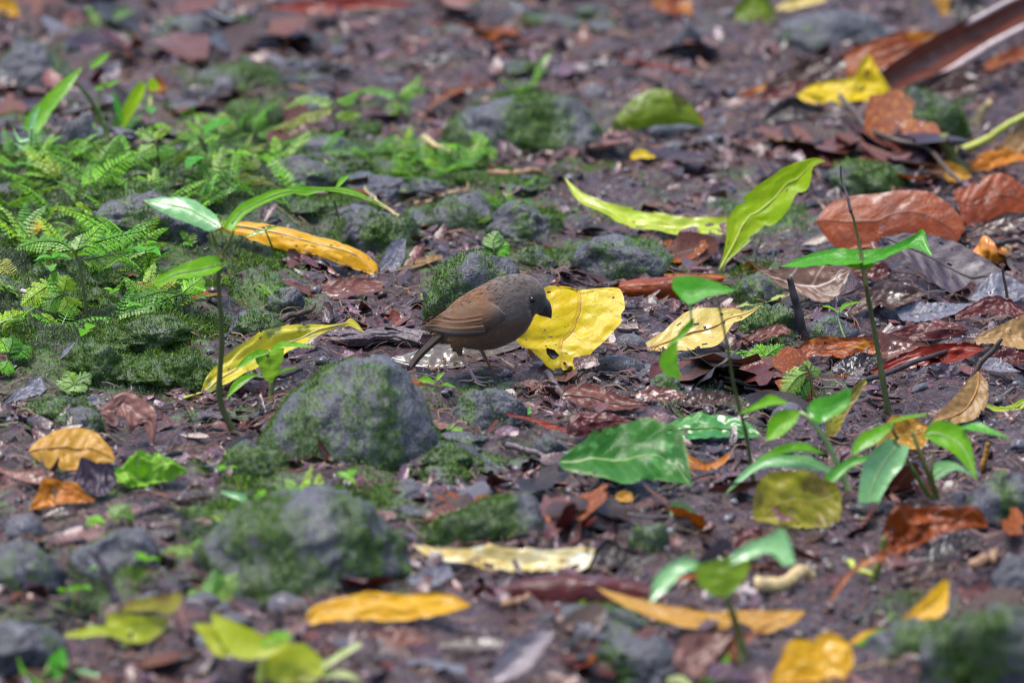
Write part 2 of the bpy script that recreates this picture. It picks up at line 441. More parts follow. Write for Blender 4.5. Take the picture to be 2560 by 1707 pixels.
def earth_mat(name, rock):
    m, nt, N, L = nodes(name)
    tc = N('ShaderNodeTexCoord')
    if rock:
        oi = N('ShaderNodeObjectInfo')
        ad = N('ShaderNodeVectorMath', operation='ADD'); L(tc.outputs['Object'], ad.inputs[0]); L(oi.outputs['Location'], ad.inputs[1])
        co = ad.outputs[0]
    else:
        co = tc.outputs['Object']
    a = N('ShaderNodeTexNoise', i_Scale=22.0, i_Detail=5.0, i_Roughness=.62); L(co, a.inputs['Vector'])
    b = N('ShaderNodeTexNoise', i_Scale=170.0, i_Detail=5.0, i_Roughness=.7); L(co, b.inputs['Vector'])
    c = N('ShaderNodeTexNoise', i_Scale=70.0, i_Detail=3.0, i_Roughness=.6); L(co, c.inputs['Vector'])
    if rock:
        col = mixc(N, L, ramp(N, L, a.outputs[0], .40, .62), (.018, .021, .022), (.074, .072, .088))
        col = mixc(N, L, ramp(N, L, b.outputs[0], .44, .62), col, (.030, .032, .030))
        d = N('ShaderNodeTexNoise', i_Scale=420.0, i_Detail=3.0, i_Roughness=.7); L(co, d.inputs['Vector'])
        col = mixc(N, L, math_(N, L, 'MULTIPLY', ramp(N, L, d.outputs[0], .45, .62), .6), col, (.16, .148, .185))
        col = mixc(N, L, ramp(N, L, c.outputs[0], .60, .70), col, (.14, .13, .155))
    else:
        col = mixc(N, L, ramp(N, L, a.outputs[0], .36, .64), (.032, .014, .018), (.090, .042, .056))
        col = mixc(N, L, ramp(N, L, b.outputs[0], .44, .60), col, (.006, .004, .0045))
        col = mixc(N, L, ramp(N, L, c.outputs[0], .58, .70), col, (.105, .066, .085))
    ms = N('ShaderNodeAttribute'); ms.attribute_name = 'moss'
    mcol = mixc(N, L, ramp(N, L, b.outputs[0], .35, .68), (.020, .056, .005), (.075, .140, .012))
    mcol = mixc(N, L, ramp(N, L, a.outputs[0], .45, .62), mcol, (.085, .11, .065))
    fine = math_(N, L, 'ADD', math_(N, L, 'MULTIPLY', math_(N, L, 'SUBTRACT', c.outputs[0], .5), 1.1), math_(N, L, 'MULTIPLY', math_(N, L, 'SUBTRACT', b.outputs[0], .5), 1.7))
    mm = math_(N, L, 'ADD', ms.outputs['Fac'], fine)
    mf = math_(N, L, 'MULTIPLY', ramp(N, L, mm, .34, .56), .94)
    col = mixc(N, L, mf, col, mcol)
    bs = N('ShaderNodeBsdfPrincipled')
    L(col, bs.inputs['Base Color'])
    L(ramp(N, L, c.outputs[0], .38, .62, (.62, .62, .62), (.22, .22, .22)), bs.inputs['Roughness'])
    bs.inputs['Specular IOR Level'].default_value = .45
    h = math_(N, L, 'ADD', math_(N, L, 'MULTIPLY', b.outputs[0], .6), c.outputs[0])
    bp = N('ShaderNodeBump'); bp.inputs['Strength'].default_value = .9 if rock else 1.0
    bp.inputs['Distance'].default_value = .0045
    L(h, bp.inputs['Height']); L(bp.outputs[0], bs.inputs['Normal'])
    out = N('ShaderNodeOutputMaterial'); L(bs.outputs[0], out.inputs[0])
    return m

M_GROUND = earth_mat('damp forest soil', False)
M_ROCK = earth_mat('grey stone', True)

# ------------------------------------------------------------------ ground
# where moss covers the soil: (pixel x, pixel y, radius x px, radius y px, strength)
MOSS_SPOTS = [(150, 560, 420, 240, 1.0), (520, 420, 380, 130, .9), (330, 760, 330, 160, .9), (300, 920, 280, 90, .7),
 (800, 560, 260, 90, .8), (1000, 400, 260, 90, .75), (1280, 300, 200, 80, .8), (1250, 560, 300, 70, .65), (1000, 640, 220, 80, .5),
 (700, 740, 160, 60, .5), (250, 1060, 160, 60, .5), (560, 1300, 260, 120, .6), (250, 1430, 300, 90, .55), (950, 1160, 180, 70, .6),
 (1250, 1110, 180, 50, .4), (1150, 1290, 240, 70, .4), (2330, 280, 160, 90, .6), (1950, 830, 140, 60, .4), (1880, 700, 100, 50, .4),
 (1800, 970, 160, 60, .35), (2400, 1560, 300, 120, .5), (1550, 1560, 260, 70, .35), (500, 250, 260, 70, .45), (700, 200, 240, 70, .4),
 (2150, 410, 140, 60, .45), (80, 1300, 120, 60, .4), (1560, 480, 260, 60, .4), (1250, 450, 330, 90, .55), (1150, 700, 260, 80, .5), (1500, 620, 260, 60, .6), (1900, 520, 160, 80, .45),
 (900, 990, 330, 110, .45), (700, 1250, 330, 140, .6), (1200, 960, 220, 70, .5), (150, 1180, 220, 140, .5), (300, 100, 400, 90, .35), (1900, 1000, 200, 70, .4), (1500, 1330, 260, 70, .35)]
_MS = []
for (mx_, my_, rx_, ry_, s_) in MOSS_SPOTS:
    c_ = at(mx_, my_)
    e_ = at(mx_, max(2, my_ - ry_))
    _MS.append((c_[0], c_[1], rx_ * SCALE * 1.02, max(.05, abs(e_[1] - c_[1])), s_))

def moss_amount(x, y):
    m = np.zeros(np.shape(x))
    for (cx, cy, rx, ry, s) in _MS:
        m = np.maximum(m, s * np.exp(-1.1 * (((x - cx) / rx) ** 2 + ((y - cy) / ry) ** 2)))
    return np.clip(m + 1.0 * (fbm(np.asarray(x) * 17, np.asarray(y) * 13, 21, 4) - 0.5), 0, 1)

def axis(lo, hi, step, reach):
    a = list(np.arange(lo, hi + 1e-6, step))
    s, v, w, right, left = step, hi, lo, [], []
    while v < reach:
        s *= 1.35
        v += s; w -= s
        right.append(v); left.append(w)
    return np.array(left[::-1] + a + right)

xs, ys = axis(-.98, .98, .0058, 60), axis(-1.65, 2.25, .0078, 60)
GX, GY = np.meshgrid(xs, ys)
gz = H(GX, GY)
nx_, ny_ = len(xs), len(ys)
ii = np.arange(nx_ * ny_).reshape(ny_, nx_)
GF = np.stack([ii[:-1, :-1], ii[:-1, 1:], ii[1:, 1:], ii[1:, :-1]], -1).reshape(-1, 4)
gm = moss_amount(GX, GY)
ground = obj('ground', mesh_np('ground', np.stack([GX, GY, gz], -1).reshape(-1, 3), GF, attr={'moss': gm.ravel()}), M_GROUND)
tag(ground, 'damp brown forest soil with patches of moss', kind='structure')
# ------------------------------------------------------------------ moss blades (used on soil and stones)
def blades(Pn, Nn, length, width, colr, rng):
    n = len(Pn)
    r = rng.normal(size=(n, 3)) * .55
    d = Nn + r
    d /= np.linalg.norm(d, axis=1)[:, None]
    s = np.cross(d, rng.normal(size=(n, 3))); s /= np.linalg.norm(s, axis=1)[:, None] + 1e-9
    L_ = (length * (0.5 + rng.random(n)))[:, None]
    w = (width * (0.6 + .8 * rng.random(n)))[:, None]
    bend = rng.normal(size=(n, 3)) * .25
    V = np.stack([Pn - d * L_ * .1, Pn + d * L_ * .55 + s * w, Pn + (d + bend) * L_, Pn + d * L_ * .5 - s * w], 1).reshape(-1, 3)
    F = np.arange(4 * n).reshape(n, 4)
    return V, F, np.repeat(colr, 4, axis=0)

MOSS_COL = np.array([(.065, .155, .005), (.12, .27, .006), (.22, .40, .008), (.032, .078, .006), (.115, .16, .05), (.17, .20, .10)])
def moss_colours(n, rng, bright=1.0):
    k = rng.choice(len(MOSS_COL), n, p=[.25, .22, .13, .2, .12, .08])
    return MOSS_COL[k] * (.7 + .6 * rng.random((n, 1))) * bright

LAND = []            # landmarks: (pixel x, pixel y, words), used to word the labels of small things

def rock(label, x0, y0, x1, y1, moss=.5, depth=.8, seed=0, skew=0.0, turn=0.0, facets=9, rough=.10, sub=5, ref=None, sink=0.07, flat=.97, peak=0.0, peaky=0.0):
    """a stone half sunk in the soil whose visible part spans the pixel box x0..x1, y0..y1"""
    xm = (x0 + x1) / 2
    g = at(xm, y1)
    sc = float(np.linalg.norm(g - CAM) / DIST) * SCALE
    a = (x1 - x0) / 2 * sc
    hp = (y1 - y0) * sc
    b = a * depth
    while True:
        t = hp - b * SP
        c2 = (t * t - (b * SP) ** 2) / CP ** 2 if t > 0 else -1
        if c2 > (0.18 * a) ** 2 or b < .02 * a: break
        b *= .9
    c = math.sqrt(max(c2, (0.1 * a) ** 2)) * flat
    cx, cy = g[0], g[1] + b
    cz = float(Hs(cx, cy)) - sink * c
    bm = bmesh.new()
    bmesh.ops.create_icosphere(bm, subdivisions=sub, radius=1.0)
    rs = random.Random(seed * 31 + 5)
    cuts = []
    for _ in range(facets):
        v = Vector((rs.gauss(0, 1), rs.gauss(0, 1), rs.gauss(0, .9))).normalized()
        cuts.append((v, rs.uniform(.62, .92)))
    sv = Vector((seed * 3.7, seed * 1.9, seed * 5.1))
    V = []
    ct, stt = math.cos(turn), math.sin(turn)
    for v in bm.verts:
        p = v.co.copy()
        for (n_, d_) in cuts:
            e = p.dot(n_) - d_
            if e > 0: p -= n_ * e * .80
        q = v.co
        r = 1 + rough * 1.6 * mnoise.fractal(q * 1.6 + sv, 1.0, 2.0, 3) + rough * .55 * mnoise.fractal(q * 6.0 + sv, .9, 2.0, 4)
        V.append((p.x * r, p.y * r, p.z * r))
    V = np.array(V)
    F = np.array([[w.index for w in f.verts] for f in bm.faces])
    bm.free()
    up = V[:, 2] > -.2
    for k, ext in ((0, a), (1, b)):
        m_ = np.abs(V[up, k]).max()
        V[:, k] *= ext / m_
    V[:, 2] *= c / V[:, 2].max()
    zz = np.clip(V[:, 2] / c, 0, 1)
    V[:, 0] *= 1 - peak * zz ** .8
    V[:, 1] *= 1 - peaky * zz ** .8
    V[:, 0] += skew * V[:, 2]
    V = V @ np.array([[ct, stt, 0], [-stt, ct, 0], [0, 0, 1]])
    W = V + [cx, cy, cz]
    nz = V / np.array([a, b, c]) ** 2
    nz = nz / (np.linalg.norm(nz, axis=1)[:, None] + 1e-9)
    mv = fbm(W[:, 0] * 26 + W[:, 2] * 9, W[:, 1] * 24 - W[:, 2] * 17, 40 + seed, 4)
    base = np.clip(1 - V[:, 2] / c, 0, 1)
    mossv = np.clip((mv - .5) * 1.8 + moss * 1.0 - .04 + .30 * base * moss, 0, 1)
    me = mesh_np('stone', V, F, attr={'moss': mossv})
    o = obj('stone', me, M_ROCK, None, (cx, cy, cz))
    tag(o, label, 'rock', 'stones lying on the forest floor')
    # moss on it
    rng = np.random.default_rng(seed + 100)
    vis = V[:, 2] > -.15 * c
    tri = F[vis[F].all(1)]
    fm = mossv[tri].mean(1)
    A_, B_, C_ = V[tri[:, 0]], V[tri[:, 1]], V[tri[:, 2]]
    ar = np.linalg.norm(np.cross(B_ - A_, C_ - A_), axis=1) / 2
    wgt = ar * smooth(.25, .95, fm)
    tot = wgt.sum()
    if tot > 1e-6 and moss > .12:
        n = int(min(14000, tot * 380000))
        k = rng.choice(len(tri), n, p=wgt / tot)
        u = rng.random((n, 2)); fl = u.sum(1) > 1; u[fl] = 1 - u[fl]
        Pn = A_[k] + (B_[k] - A_[k]) * u[:, :1] + (C_[k] - A_[k]) * u[:, 1:]
        Nn = nz[tri[k, 0]] * .8 + [0, 0, .35]
        Vb, Fb, Cb = blades(Pn, Nn, .0032, .0005, moss_colours(n, rng), rng)
        mo = obj('moss', mesh_np('moss', Vb, Fb, False, Cb), M_MOSS, o)
        tag(mo, kind='stuff')
    if ref:
        LAND.append((xm, (y0 + y1) / 2, ref, (x1 - x0) / 2))
    return o

R = rock
R('large bare grey stone with peaked top and mossy foot in front of the bird', 585, 876, 1120, 1172, .52, .8, 1, .26, 0, 3, .06, 6, 'the peaked grey stone', peak=.36, peaky=.15, sink=0.04)
R('largest boulder, flat-topped with a green tinge, low left of centre', 455, 1188, 1035, 1500, .46, .9, 2, .18, 0, 7, .09, 6, 'the flat-topped boulder', peak=.06, peaky=.1, sink=0)
R('long rounded mossy boulder behind the ferns, upper middle', 1105, 212, 1535, 395, .55, .6, 3, -.1, 0, 4, .07, 6, 'the long mossy boulder')
R('rounded grey green stone behind the big yellow leaf', 1415, 578, 1690, 710, .50, .8, 4, .05, 0, 6, .09, 5, 'the round stone behind the yellow leaf')
R('lumpy grey stone with ferns on it directly behind the bird', 1005, 612, 1335, 830, .42, .8, 5, .15, 0, 6, .14, 5, 'the lumpy stone behind the bird')
R('low grey stone just under the toes of the bird', 1105, 953, 1345, 1070, .38, .7, 6, 0, 0, 6, .12, 5, 'the low stone under the bird')
R('oval mossy stone in front of the long dark litter, lower middle', 1040, 1222, 1400, 1372, .45, .7, 7, .1, 0, 6, .10, 5, 'the oval mossy stone')
R('bare bluish stone at lower left beside dark curled leaf', 160, 1312, 405, 1440, .15, .8, 8, 0, 0, 8, .1, 5, 'the bluish stone')
R('grey stone cut by the left edge below the orange leaves', -90, 1345, 165, 1500, .35, .8, 9, 0, 0, 8, .1, 5)
R('blurred dark stone in the bottom left corner', -120, 1545, 180, 1690, .25, .8, 10, 0, 0, 6, .1, 5)
R('low mossy stone beyond the tip of the golden leaf', 815, 515, 1060, 640, .5, .8, 11, 0, 0, 6, .14, 5)
R('mossy hump of stone left of the long chartreuse leaf', 1045, 478, 1250, 585, .55, .8, 12, 0, 0, 6, .14, 4)
R('brownish lump of stone touching the long chartreuse leaf', 1210, 492, 1430, 615, .45, .8, 13, 0, 0, 6, .16, 5)
R('low rounded stone peeping from the ferns, upper left of the mossy boulder', 690, 312, 915, 395, .4, .8, 14, 0, 0, 5, .08, 4)
R('shaggy moss covered stone at upper right', 2218, 205, 2432, 372, .75, .7, 15, 0, 0, 6, .14, 5, 'the shaggy mossy stone')
R('dark mossy stone behind the glossy brown leaf', 2065, 395, 2300, 500, .55, .7, 16, 0, 0, 6, .12, 5, 'the dark mossy stone')
R('squarish bluish stone behind the red leaf', 2010, 790, 2170, 870, .15, .7, 17, 0, 0, 9, .08, 4)
R('soil-coloured lump under the dark upright stick', 1830, 752, 2015, 865, .4, .8, 18, 0, 0, 6, .18, 5)
R('mossy stone behind the pale fan-veined leaf', 1825, 690, 1955, 770, .55, .8, 19, 0, 0, 6, .14, 4)
R('big blurred mossy stone in the bottom right corner', 2290, 1490, 2680, 1740, .45, .7, 20, 0, .2, 6, .12, 5, 'the mossy stone in the bottom right corner')
R('blurred greenish stone behind the bottom yellow leaves', 2150, 1535, 2400, 1660, .5, .8, 21, 0, 0, 6, .12, 5)
R('dark stone cut by the right edge above the corner stone', 2470, 1370, 2660, 1510, .2, .8, 22, 0, 0, 6, .1, 5)
R('blurred grey stone with pale top near the upper left corner', 395, 30, 560, 100, .25, .8, 23, 0, 0, 5, .1, 4)
R('wide blurred mossy stone, upper left behind the ferns', 480, 150, 720, 235, .5, .7, 24, 0, 0, 5, .1, 5, 'the wide blurred stone')
R('blurred stone in front of the wide mossy one, upper left', 545, 230, 715, 330, .4, .8, 25, 0, 0, 5, .1, 4)
R('dark blurred stone at the left edge behind the tall seedling', -40, 95, 190, 230, .25, .8, 26, 0, 0, 6, .12, 5)
R('pale blurred stone behind the stem of the tall seedling', 140, 258, 250, 370, .1, .8, 27, 0, 0, 6, .12, 4)
R('shaggy mossy lump left of the flat-topped boulder', 530, 1095, 720, 1205, .6, .8, 28, 0, 0, 5, .16, 5)
R('crumbly mossy lump right of the peaked stone', 985, 1105, 1215, 1190, .6, .8, 29, 0, 0, 6, .18, 5)
R('low grey stone between the bird and the maroon folded leaf', 1320, 1085, 1435, 1155, .4, .8, 30, 0, 0, 6, .14, 4)
R('bare dark stone at left edge under the orange leaf', 0, 1275, 130, 1350, .15, .8, 31, 0, 0, 7, .1, 4)
R('mossy slope stone below the fern fronds at left', 150, 850, 350, 960, .7, .9, 32, 0, 0, 4, .16, 5)
R('grey green stone behind the yellow twisted leaf', 560, 770, 720, 850, .55, .9, 33, 0, 0, 5, .14, 5)
R('crumbly tan stone beyond the twisted yellow leaf', 660, 725, 770, 795, .2, .8, 34, 0, 0, 6, .2, 4)
R('dark mossy stone behind the small spotted seedling', 370, 895, 560, 985, .6, .8, 35, 0, 0, 5, .16, 5)
R('purplish stone just left of the small yellow leaf', 1600, 305, 1765, 350, .1, .8, 36, 0, 0, 5, .06, 4)
R('flat grey pebble resting under the cream leaf stalk', 1470, 885, 1615, 935, .05, .6, 37, 0, 0, 4, .05, 4)
R('smooth brown oval pebble right of the big yellow leaf', 1528, 832, 1622, 882, .0, .7, 38, 0, 0, 2, .03, 4)
R('round reddish nut-like pebble behind the twisted yellow leaf', 805, 775, 858, 818, .0, .9, 39, 0, 0, 1, .03, 4)
R('grey stone beside the chunk of bark, lower right of the bird', 1615, 930, 1705, 990, .1, .8, 40, 0, 0, 7, .1, 4)
R('pale lumpy stone near the bottom middle', 1330, 1510, 1620, 1610, .35, .8, 41, 0, 0, 6, .14, 5)
R('pale brown lumpy stone at the bottom edge, right of centre', 1480, 1590, 1760, 1720, .2, .8, 42, 0, 0, 6, .16, 5)
R('crumbly mossy stone right of the dark pointed leaf', 1560, 1300, 1680, 1390, .4, .8, 43, 0, 0, 6, .2, 4)
R('big pale wet stone at upper right behind the leaf heap', 1930, 10, 2245, 130, .08, .7, 44, 0, .1, 7, .08, 5, 'the big pale stone')
R('dark upright stone near the top, left of the pale stone', 1675, 45, 1760, 150, .05, .7, 45, 0, 0, 8, .1, 4)
R('rough slope of stone at the right edge below the clump of plants', 2390, 1160, 2640, 1330, .25, .8, 46, 0, 0, 8, .14, 5)
R('little grey stone between ferns left of the tall seedling', 430, 400, 520, 450, .3, .8, 47, 0, 0, 5, .1, 4)
R('mossy stone under the fern fronds at far left', 60, 640, 240, 720, .75, .9, 48, 0, 0, 4, .16, 4)
R('weathered ridge of grey stone behind the rounded glossy leaf', 180, 480, 560, 600, .35, .45, 49, 0, 0, 5, .16, 5, 'the grey ridge')
R('dark mossy stone above the left brown curled leaf', 130, 1010, 260, 1090, .6, .8, 50, 0, 0, 5, .16, 4)
R('mossy grey shelf of stone behind the arching seedling leaf', 620, 380, 870, 480, .45, .6, 51, 0, 0, 5, .14, 5)

R('wide low mossy hump in the ground between the golden leaf and the long chartreuse leaf', 930, 440, 1130, 505, .55, .8, 52, 0, 0, 5, .14, 5)
R('low grey green hump just behind the lumpy stone, left of the round stone', 1240, 610, 1400, 680, .5, .8, 53, 0, 0, 5, .14, 5)
R('broad low stone with thin moss under the wide blurred stone, upper left', 700, 225, 900, 300, .4, .8, 54, 0, 0, 5, .1, 5)
R('flat mossy stone left of the oval mossy stone, beside the boulder', 1020, 1150, 1190, 1215, .5, .8, 55, 0, 0, 6, .14, 5)
R('mossy ledge of stone below the star fern at left', 40, 985, 240, 1060, .6, .8, 56, 0, 0, 5, .14, 5)
R('mossy ridge of stone between the twisted leaf and the star fern', 280, 800, 480, 880, .6, .8, 57, 0, 0, 5, .14, 5)
# ------------------------------------------------------------------ fallen leaves
LEAF_GROUP = 'fallen leaves on the forest floor'

def blade_grid(A, B, tilt, roll, anchor, cup, bend, wav, n, m, seed, ground=True, arch=0.0):
    A = resample(A, n); B = resample(B, n)
    rs = np.random.default_rng(seed)
    v = np.linspace(0, 1, m)[None, :, None]
    px = A[:, None, :] * (1 - v) + B[:, None, :] * v
    u = np.linspace(0, 1, n)
    # small unevenness of the margin
    jit = (fbm(u * 17, u * 0 + seed, seed, 3) - .5)[:, None]
    jit2 = (fbm(u * 19, u * 0 + seed + 3, seed + 9, 3) - .5)[:, None]
    w = np.linspace(0, 1, m)[None, :]
    wid = np.linalg.norm(A - B, axis=1)[:, None]
    px[..., 1] += (jit * (1 - w) ** 3 + jit2 * w ** 3) * np.minimum(wid, 40) * .16
    d = ray(px[..., 0], px[..., 1])
    nv = np.array([-math.sin(roll), -math.sin(tilt), math.cos(tilt)]); nv /= np.linalg.norm(nv)
    t = ((anchor - CAM) @ nv) / (d @ nv)
    Q = CAM + d * t[..., None]
    hw = np.linalg.norm(Q[:, 0] - Q[:, -1], axis=1)[:, None] / 2
    Lm = np.linalg.norm(np.diff(Q[:, m // 2], axis=0), axis=1).sum()
    vv = 2 * w - 1
    uu = u[:, None]
    disp = cup * hw * (vv ** 2) + bend * Lm * 4 * (uu - uu ** 2) + arch * hw * (1 - vv ** 2)
    disp = disp + wav * np.minimum(hw, .03) * (fbm(uu * 5 + seed, vv * 1.3 + seed, seed + 20, 3) - .5) * 2
    disp = disp + .014 * np.minimum(hw, .02) * np.sin(uu * 60 - np.abs(vv) * 6)
    Q = Q + nv * disp[..., None]
    if ground:
        Q[..., 2] = np.maximum(Q[..., 2], Hs(Q[..., 0], Q[..., 1]) + .0035)
    return Q, nv

def grid_mesh(name, Q, origin, tear=0.0, seed=0):
    """tear > 0: bites out of the margin and small insect holes"""
    n, m = Q.shape[:2]
    V = (Q - origin).reshape(-1, 3)
    I = np.arange(n * m).reshape(n, m)
    F = np.stack([I[:-1, :-1], I[1:, :-1], I[1:, 1:], I[:-1, 1:]], -1).reshape(-1, 4)
    if tear > 0:
        cu, cv = np.meshgrid((np.arange(n - 1) + .5) / (n - 1), (np.arange(m - 1) + .5) / (m - 1), indexing='ij')
        ed = 2 * np.abs(cv - .5)
        depth = .30 * tear * smooth(.60, .80, fbm(cu * 13 + seed, np.sign(cv - .5) * 3 + seed * 1.7, seed, 3))
        hole = (fbm(cu * 24 + seed, cv * 9 + seed, seed + 5, 2) > .86 - .05 * tear) & (ed < .85)
        keep = ~((ed > 1 - depth) | hole)
        F = F[keep.ravel()]
    uu, vv = np.meshgrid(np.linspace(0, 1, n), np.linspace(0, 1, m), indexing='ij')
    me = mesh_np(name, V, F, uv=np.stack([uu, vv], -1).reshape(-1, 2))
    return me

_ls = [0]
BOXES = []          # what the hand-placed leaves cover, so that loose litter keeps off them
def leaf(label, mat, A, B, tilt=28, roll=0, cup=.25, bend=.0, wav=.25, lift=.003, rib=None, stalk=None, stalkmat='tawny',
         arch=0.0, apx=None, n=64, m=23, ref=None, name='fallen_leaf', ribr=.0011, tear=None):
    _ls[0] += 1
    A, B = P(A), P(B)
    allp = np.vstack([A, B])
    BOXES.append((*allp.min(0), *allp.max(0)))
    a = allp[np.argmax(allp[:, 1])] if apx is None else P(apx)[0]
    g = at(a[0], a[1]) + [0, 0, lift]
    Q, nv = blade_grid(A, B, math.radians(tilt), math.radians(roll), g, cup, bend, wav, n, m, _ls[0], arch=arch)
    org = Q[n // 2, m // 2].copy(); org[2] = Q[..., 2].min()
    if tear is None: tear = (_ls[0] * 37 % 10) / 10
    o = obj(name, grid_mesh(name, Q, org, tear, _ls[0]), MATS[mat], None, org)
    tag(o, label, 'leaf', LEAF_GROUP)
    if rib:
        line = Q[:, m // 2] + nv * .0003
        V, F = tube_arrays(line[1:-1] - org, [ribr, ribr * .8, ribr * .3], 6)
        obj('midrib', poly_mesh('midrib', V, F), STEM[rib], o)
    if stalk:
        s = P(stalk); d = ray(s[:, 0], s[:, 1])
        t = ((g - CAM) @ nv) / (d @ nv)
        S = resample(CAM + d * t[:, None], 14)
        S[:, 2] = np.maximum(S[:, 2], Hs(S[:, 0], S[:, 1]) + .003)
        V, F = tube_arrays(S - org, [.0017, .0012], 6)
        obj('stalk', poly_mesh('stalk', V, F), STEM[stalkmat], o)
    if ref:
        c = allp.mean(0)
        LAND.append((c[0], c[1], ref, np.ptp(allp[:, 0]) / 2))
    return o

# --- around the bird
leaf('big broad yellow leaf standing up just right of the bird\'s bill', 'yellow',
     '5: 1590,470 1550,445 1480,440 1390,455 1340,540 1300,650 1240,760 1195,792 1230,842 1290,865 1340,900 1400,965 1480,1005',
     '5: 1590,470 1650,490 1750,468 1850,452 1895,500 1908,610 1884,645 1888,695 1850,742 1740,850 1640,940 1560,995 1480,1005',
     46, -4, .10, .03, .13, rib='tawny', ref='the big yellow leaf by the bird', n=80, m=40, ribr=.0004, tear=.03)
leaf('small blackish leaf scrap lying on the big yellow leaf', 'black', '5: 1398,845 1440,855 1485,885', '5: 1405,885 1440,925 1485,888', 46, -4, .7, lift=.022, n=10, m=7, tear=0, apx='5: 1480,1005', name='leaf_scrap')
leaf('shiny wet grey brown leaf under the bird and its tail', 'greybrown', '5: 365,905 480,868 640,815 760,800 900,835 1060,805 1235,800', '5: 365,915 470,945 560,965 740,992 870,972 1000,930 1130,890 1235,845', 14, 0, -.25, .02, .2, arch=.25, ref='the wet leaf under the bird')
leaf('purplish wet leaf scrap between the bird and the big yellow leaf', 'slate', '5: 950,850 1050,815 1160,790 1240,800', '5: 955,862 1080,850 1180,838 1240,825', 30, 0, .2)
leaf('long golden yellow leaf lying across the moss behind the tall seedling', 'gold',
     '4: 1385,68 1470,30 1560,10 1700,14 1900,60 2100,112 2260,160 2390,222 2465,300 2462,385',
     '4: 1385,74 1470,72 1530,100 1700,160 1900,216 2100,252 2250,296 2360,350 2462,388', 34, 0, -.25, .02, .35, rib='straw', ref='the long golden leaf', arch=.2)
leaf('long twisted yellow leaf with green blotches left of the grey stone', 'lemon',
     '4: 1310,1142 1345,1040 1430,940 1600,830 1800,728 2000,706 2150,698 2250,680 2285,648 2335,680 2380,735',
     '4: 1310,1145 1400,1125 1550,1068 1660,990 1800,930 1900,872 2010,815 2150,732 2262,700 2320,715 2380,738', 38, 0, .25, .02, .55, rib='straw', stalk='4: 1205,1205 1260,1170 1312,1142', stalkmat='lime', ref='the twisted yellow leaf')
leaf('cream yellow leaf with brown midrib lying right of the big yellow leaf', 'cream',
     '6: -418,848 -300,838 -150,820 0,728 90,655 200,612 400,588 540,590 635,555',
     '6: -418,852 -250,862 -100,866 100,866 330,846 395,790 440,700 540,640 635,558', 32, 0, .18, 0, .2, rib='tawny', ref='the cream leaf')
leaf('slim pale green leaf behind the cream leaf', 'palegreen', '6: 440,585 560,530 700,500 830,478 915,392', '6: 440,588 600,582 740,545 865,505 915,396', 30, 0, .3)
leaf('rolled glossy brown leaf behind the big yellow leaf', 'brown', '5: 1805,445 1890,400 2000,376 2150,360 2352,350 2570,378', '5: 1805,448 1900,508 2050,536 2250,518 2430,475 2570,382', 50, 0, -.2, 0, .15, arch=.6, ref='the rolled brown leaf')
leaf('narrow orange leaf edge on the rolled brown leaf', 'orange', '6: 0,352 120,348 260,350 380,358 404,392', '6: 0,366 120,372 230,380 330,398 404,398', 50, 0, .2, lift=.03)
leaf('purplish brown leaf with ribbed veins in front of the bird', 'chestnut', '5: 1490,1152 1560,1092 1700,1090 1900,1158 2062,1200', '5: 1490,1158 1600,1225 1750,1254 1900,1262 2062,1206', 30, 0, .25, 0, .3, rib='twig', ref='the ribbed brown leaf')
leaf('flat pinkish brown leaf in front of the bird\'s feet', 'pinkbrown', '5: 1195,1070 1300,1052 1420,1100', '5: 1195,1080 1300,1120 1420,1110', 25)
leaf('dark folded maroon leaf behind the speckled green leaf', 'maroon', '5: 1530,1425 1550,1300 1660,1256 1850,1268 1995,1332', '5: 1530,1435 1610,1442 1750,1395 1900,1352 1995,1338', 55, 0, -.3, .04, .4, ref='the folded maroon leaf')
leaf('thin red leaf strip left of the folded maroon leaf', 'red', '5: 1140,1262 1300,1290 1400,1320 1530,1365', '5: 1140,1275 1290,1312 1420,1370 1530,1398', 40)
leaf('large dark green speckled leaf lying right of the middle', 'speckled',
     '5: 1478,1578 1540,1530 1640,1480 1750,1420 1870,1372 2000,1354 2150,1368 2260,1420 2320,1530 2350,1740',
     '8: 1478,130 1520,190 1600,222 1720,272 1850,312 1960,332 2090,282 2200,272 2290,280 2350,288', 34, 3, .2, .03, .3, rib='pale', ref='the speckled green leaf', n=40, m=17)
leaf('dark green leaf with white wet glare behind the speckled leaf', 'green', '6: -66,1372 40,1335 150,1300 280,1288 450,1308 560,1350 640,1410', '6: -66,1378 60,1428 200,1452 400,1446 550,1436 640,1414', 22, 0, .15, .02, .25, rib='green', ref='the glaring green leaf')
leaf('yellow orange leaf scrap under the speckled green leaf', 'amber', '8: 1850,340 1900,315 1960,330', '8: 1860,380 1930,405 1970,370', 40, name='leaf_scrap')
leaf('bright chartreuse leaf standing upright right of the middle', 'chartreuse',
     '6: 352,345 385,230 405,110 410,0 3: 435,1390 500,1300 650,1175 800,1083 900,1046 1000,1032 1052,1050',
     '6: 358,345 430,250 560,132 650,20 3: 700,1462 810,1368 865,1255 925,1243 962,1165 972,1092 1052,1054', 62, 4, .15, -.05, .2, rib='lime', ref='the upright chartreuse leaf', n=40)
leaf('long chartreuse leaf with white glare lying left of the upright one', 'limegloss',
     '2: 1518,1158 1590,1222 1700,1288 1850,1330 2000,1365 2200,1408 2352,1424 2584,1442',
     '2: 1522,1165 1560,1258 1640,1342 1770,1388 1860,1462 1960,1502 2100,1512 2250,1548 2400,1560 2584,1542', 26, 0, .35, -.02, .35, rib='lime', ref='the long chartreuse leaf')
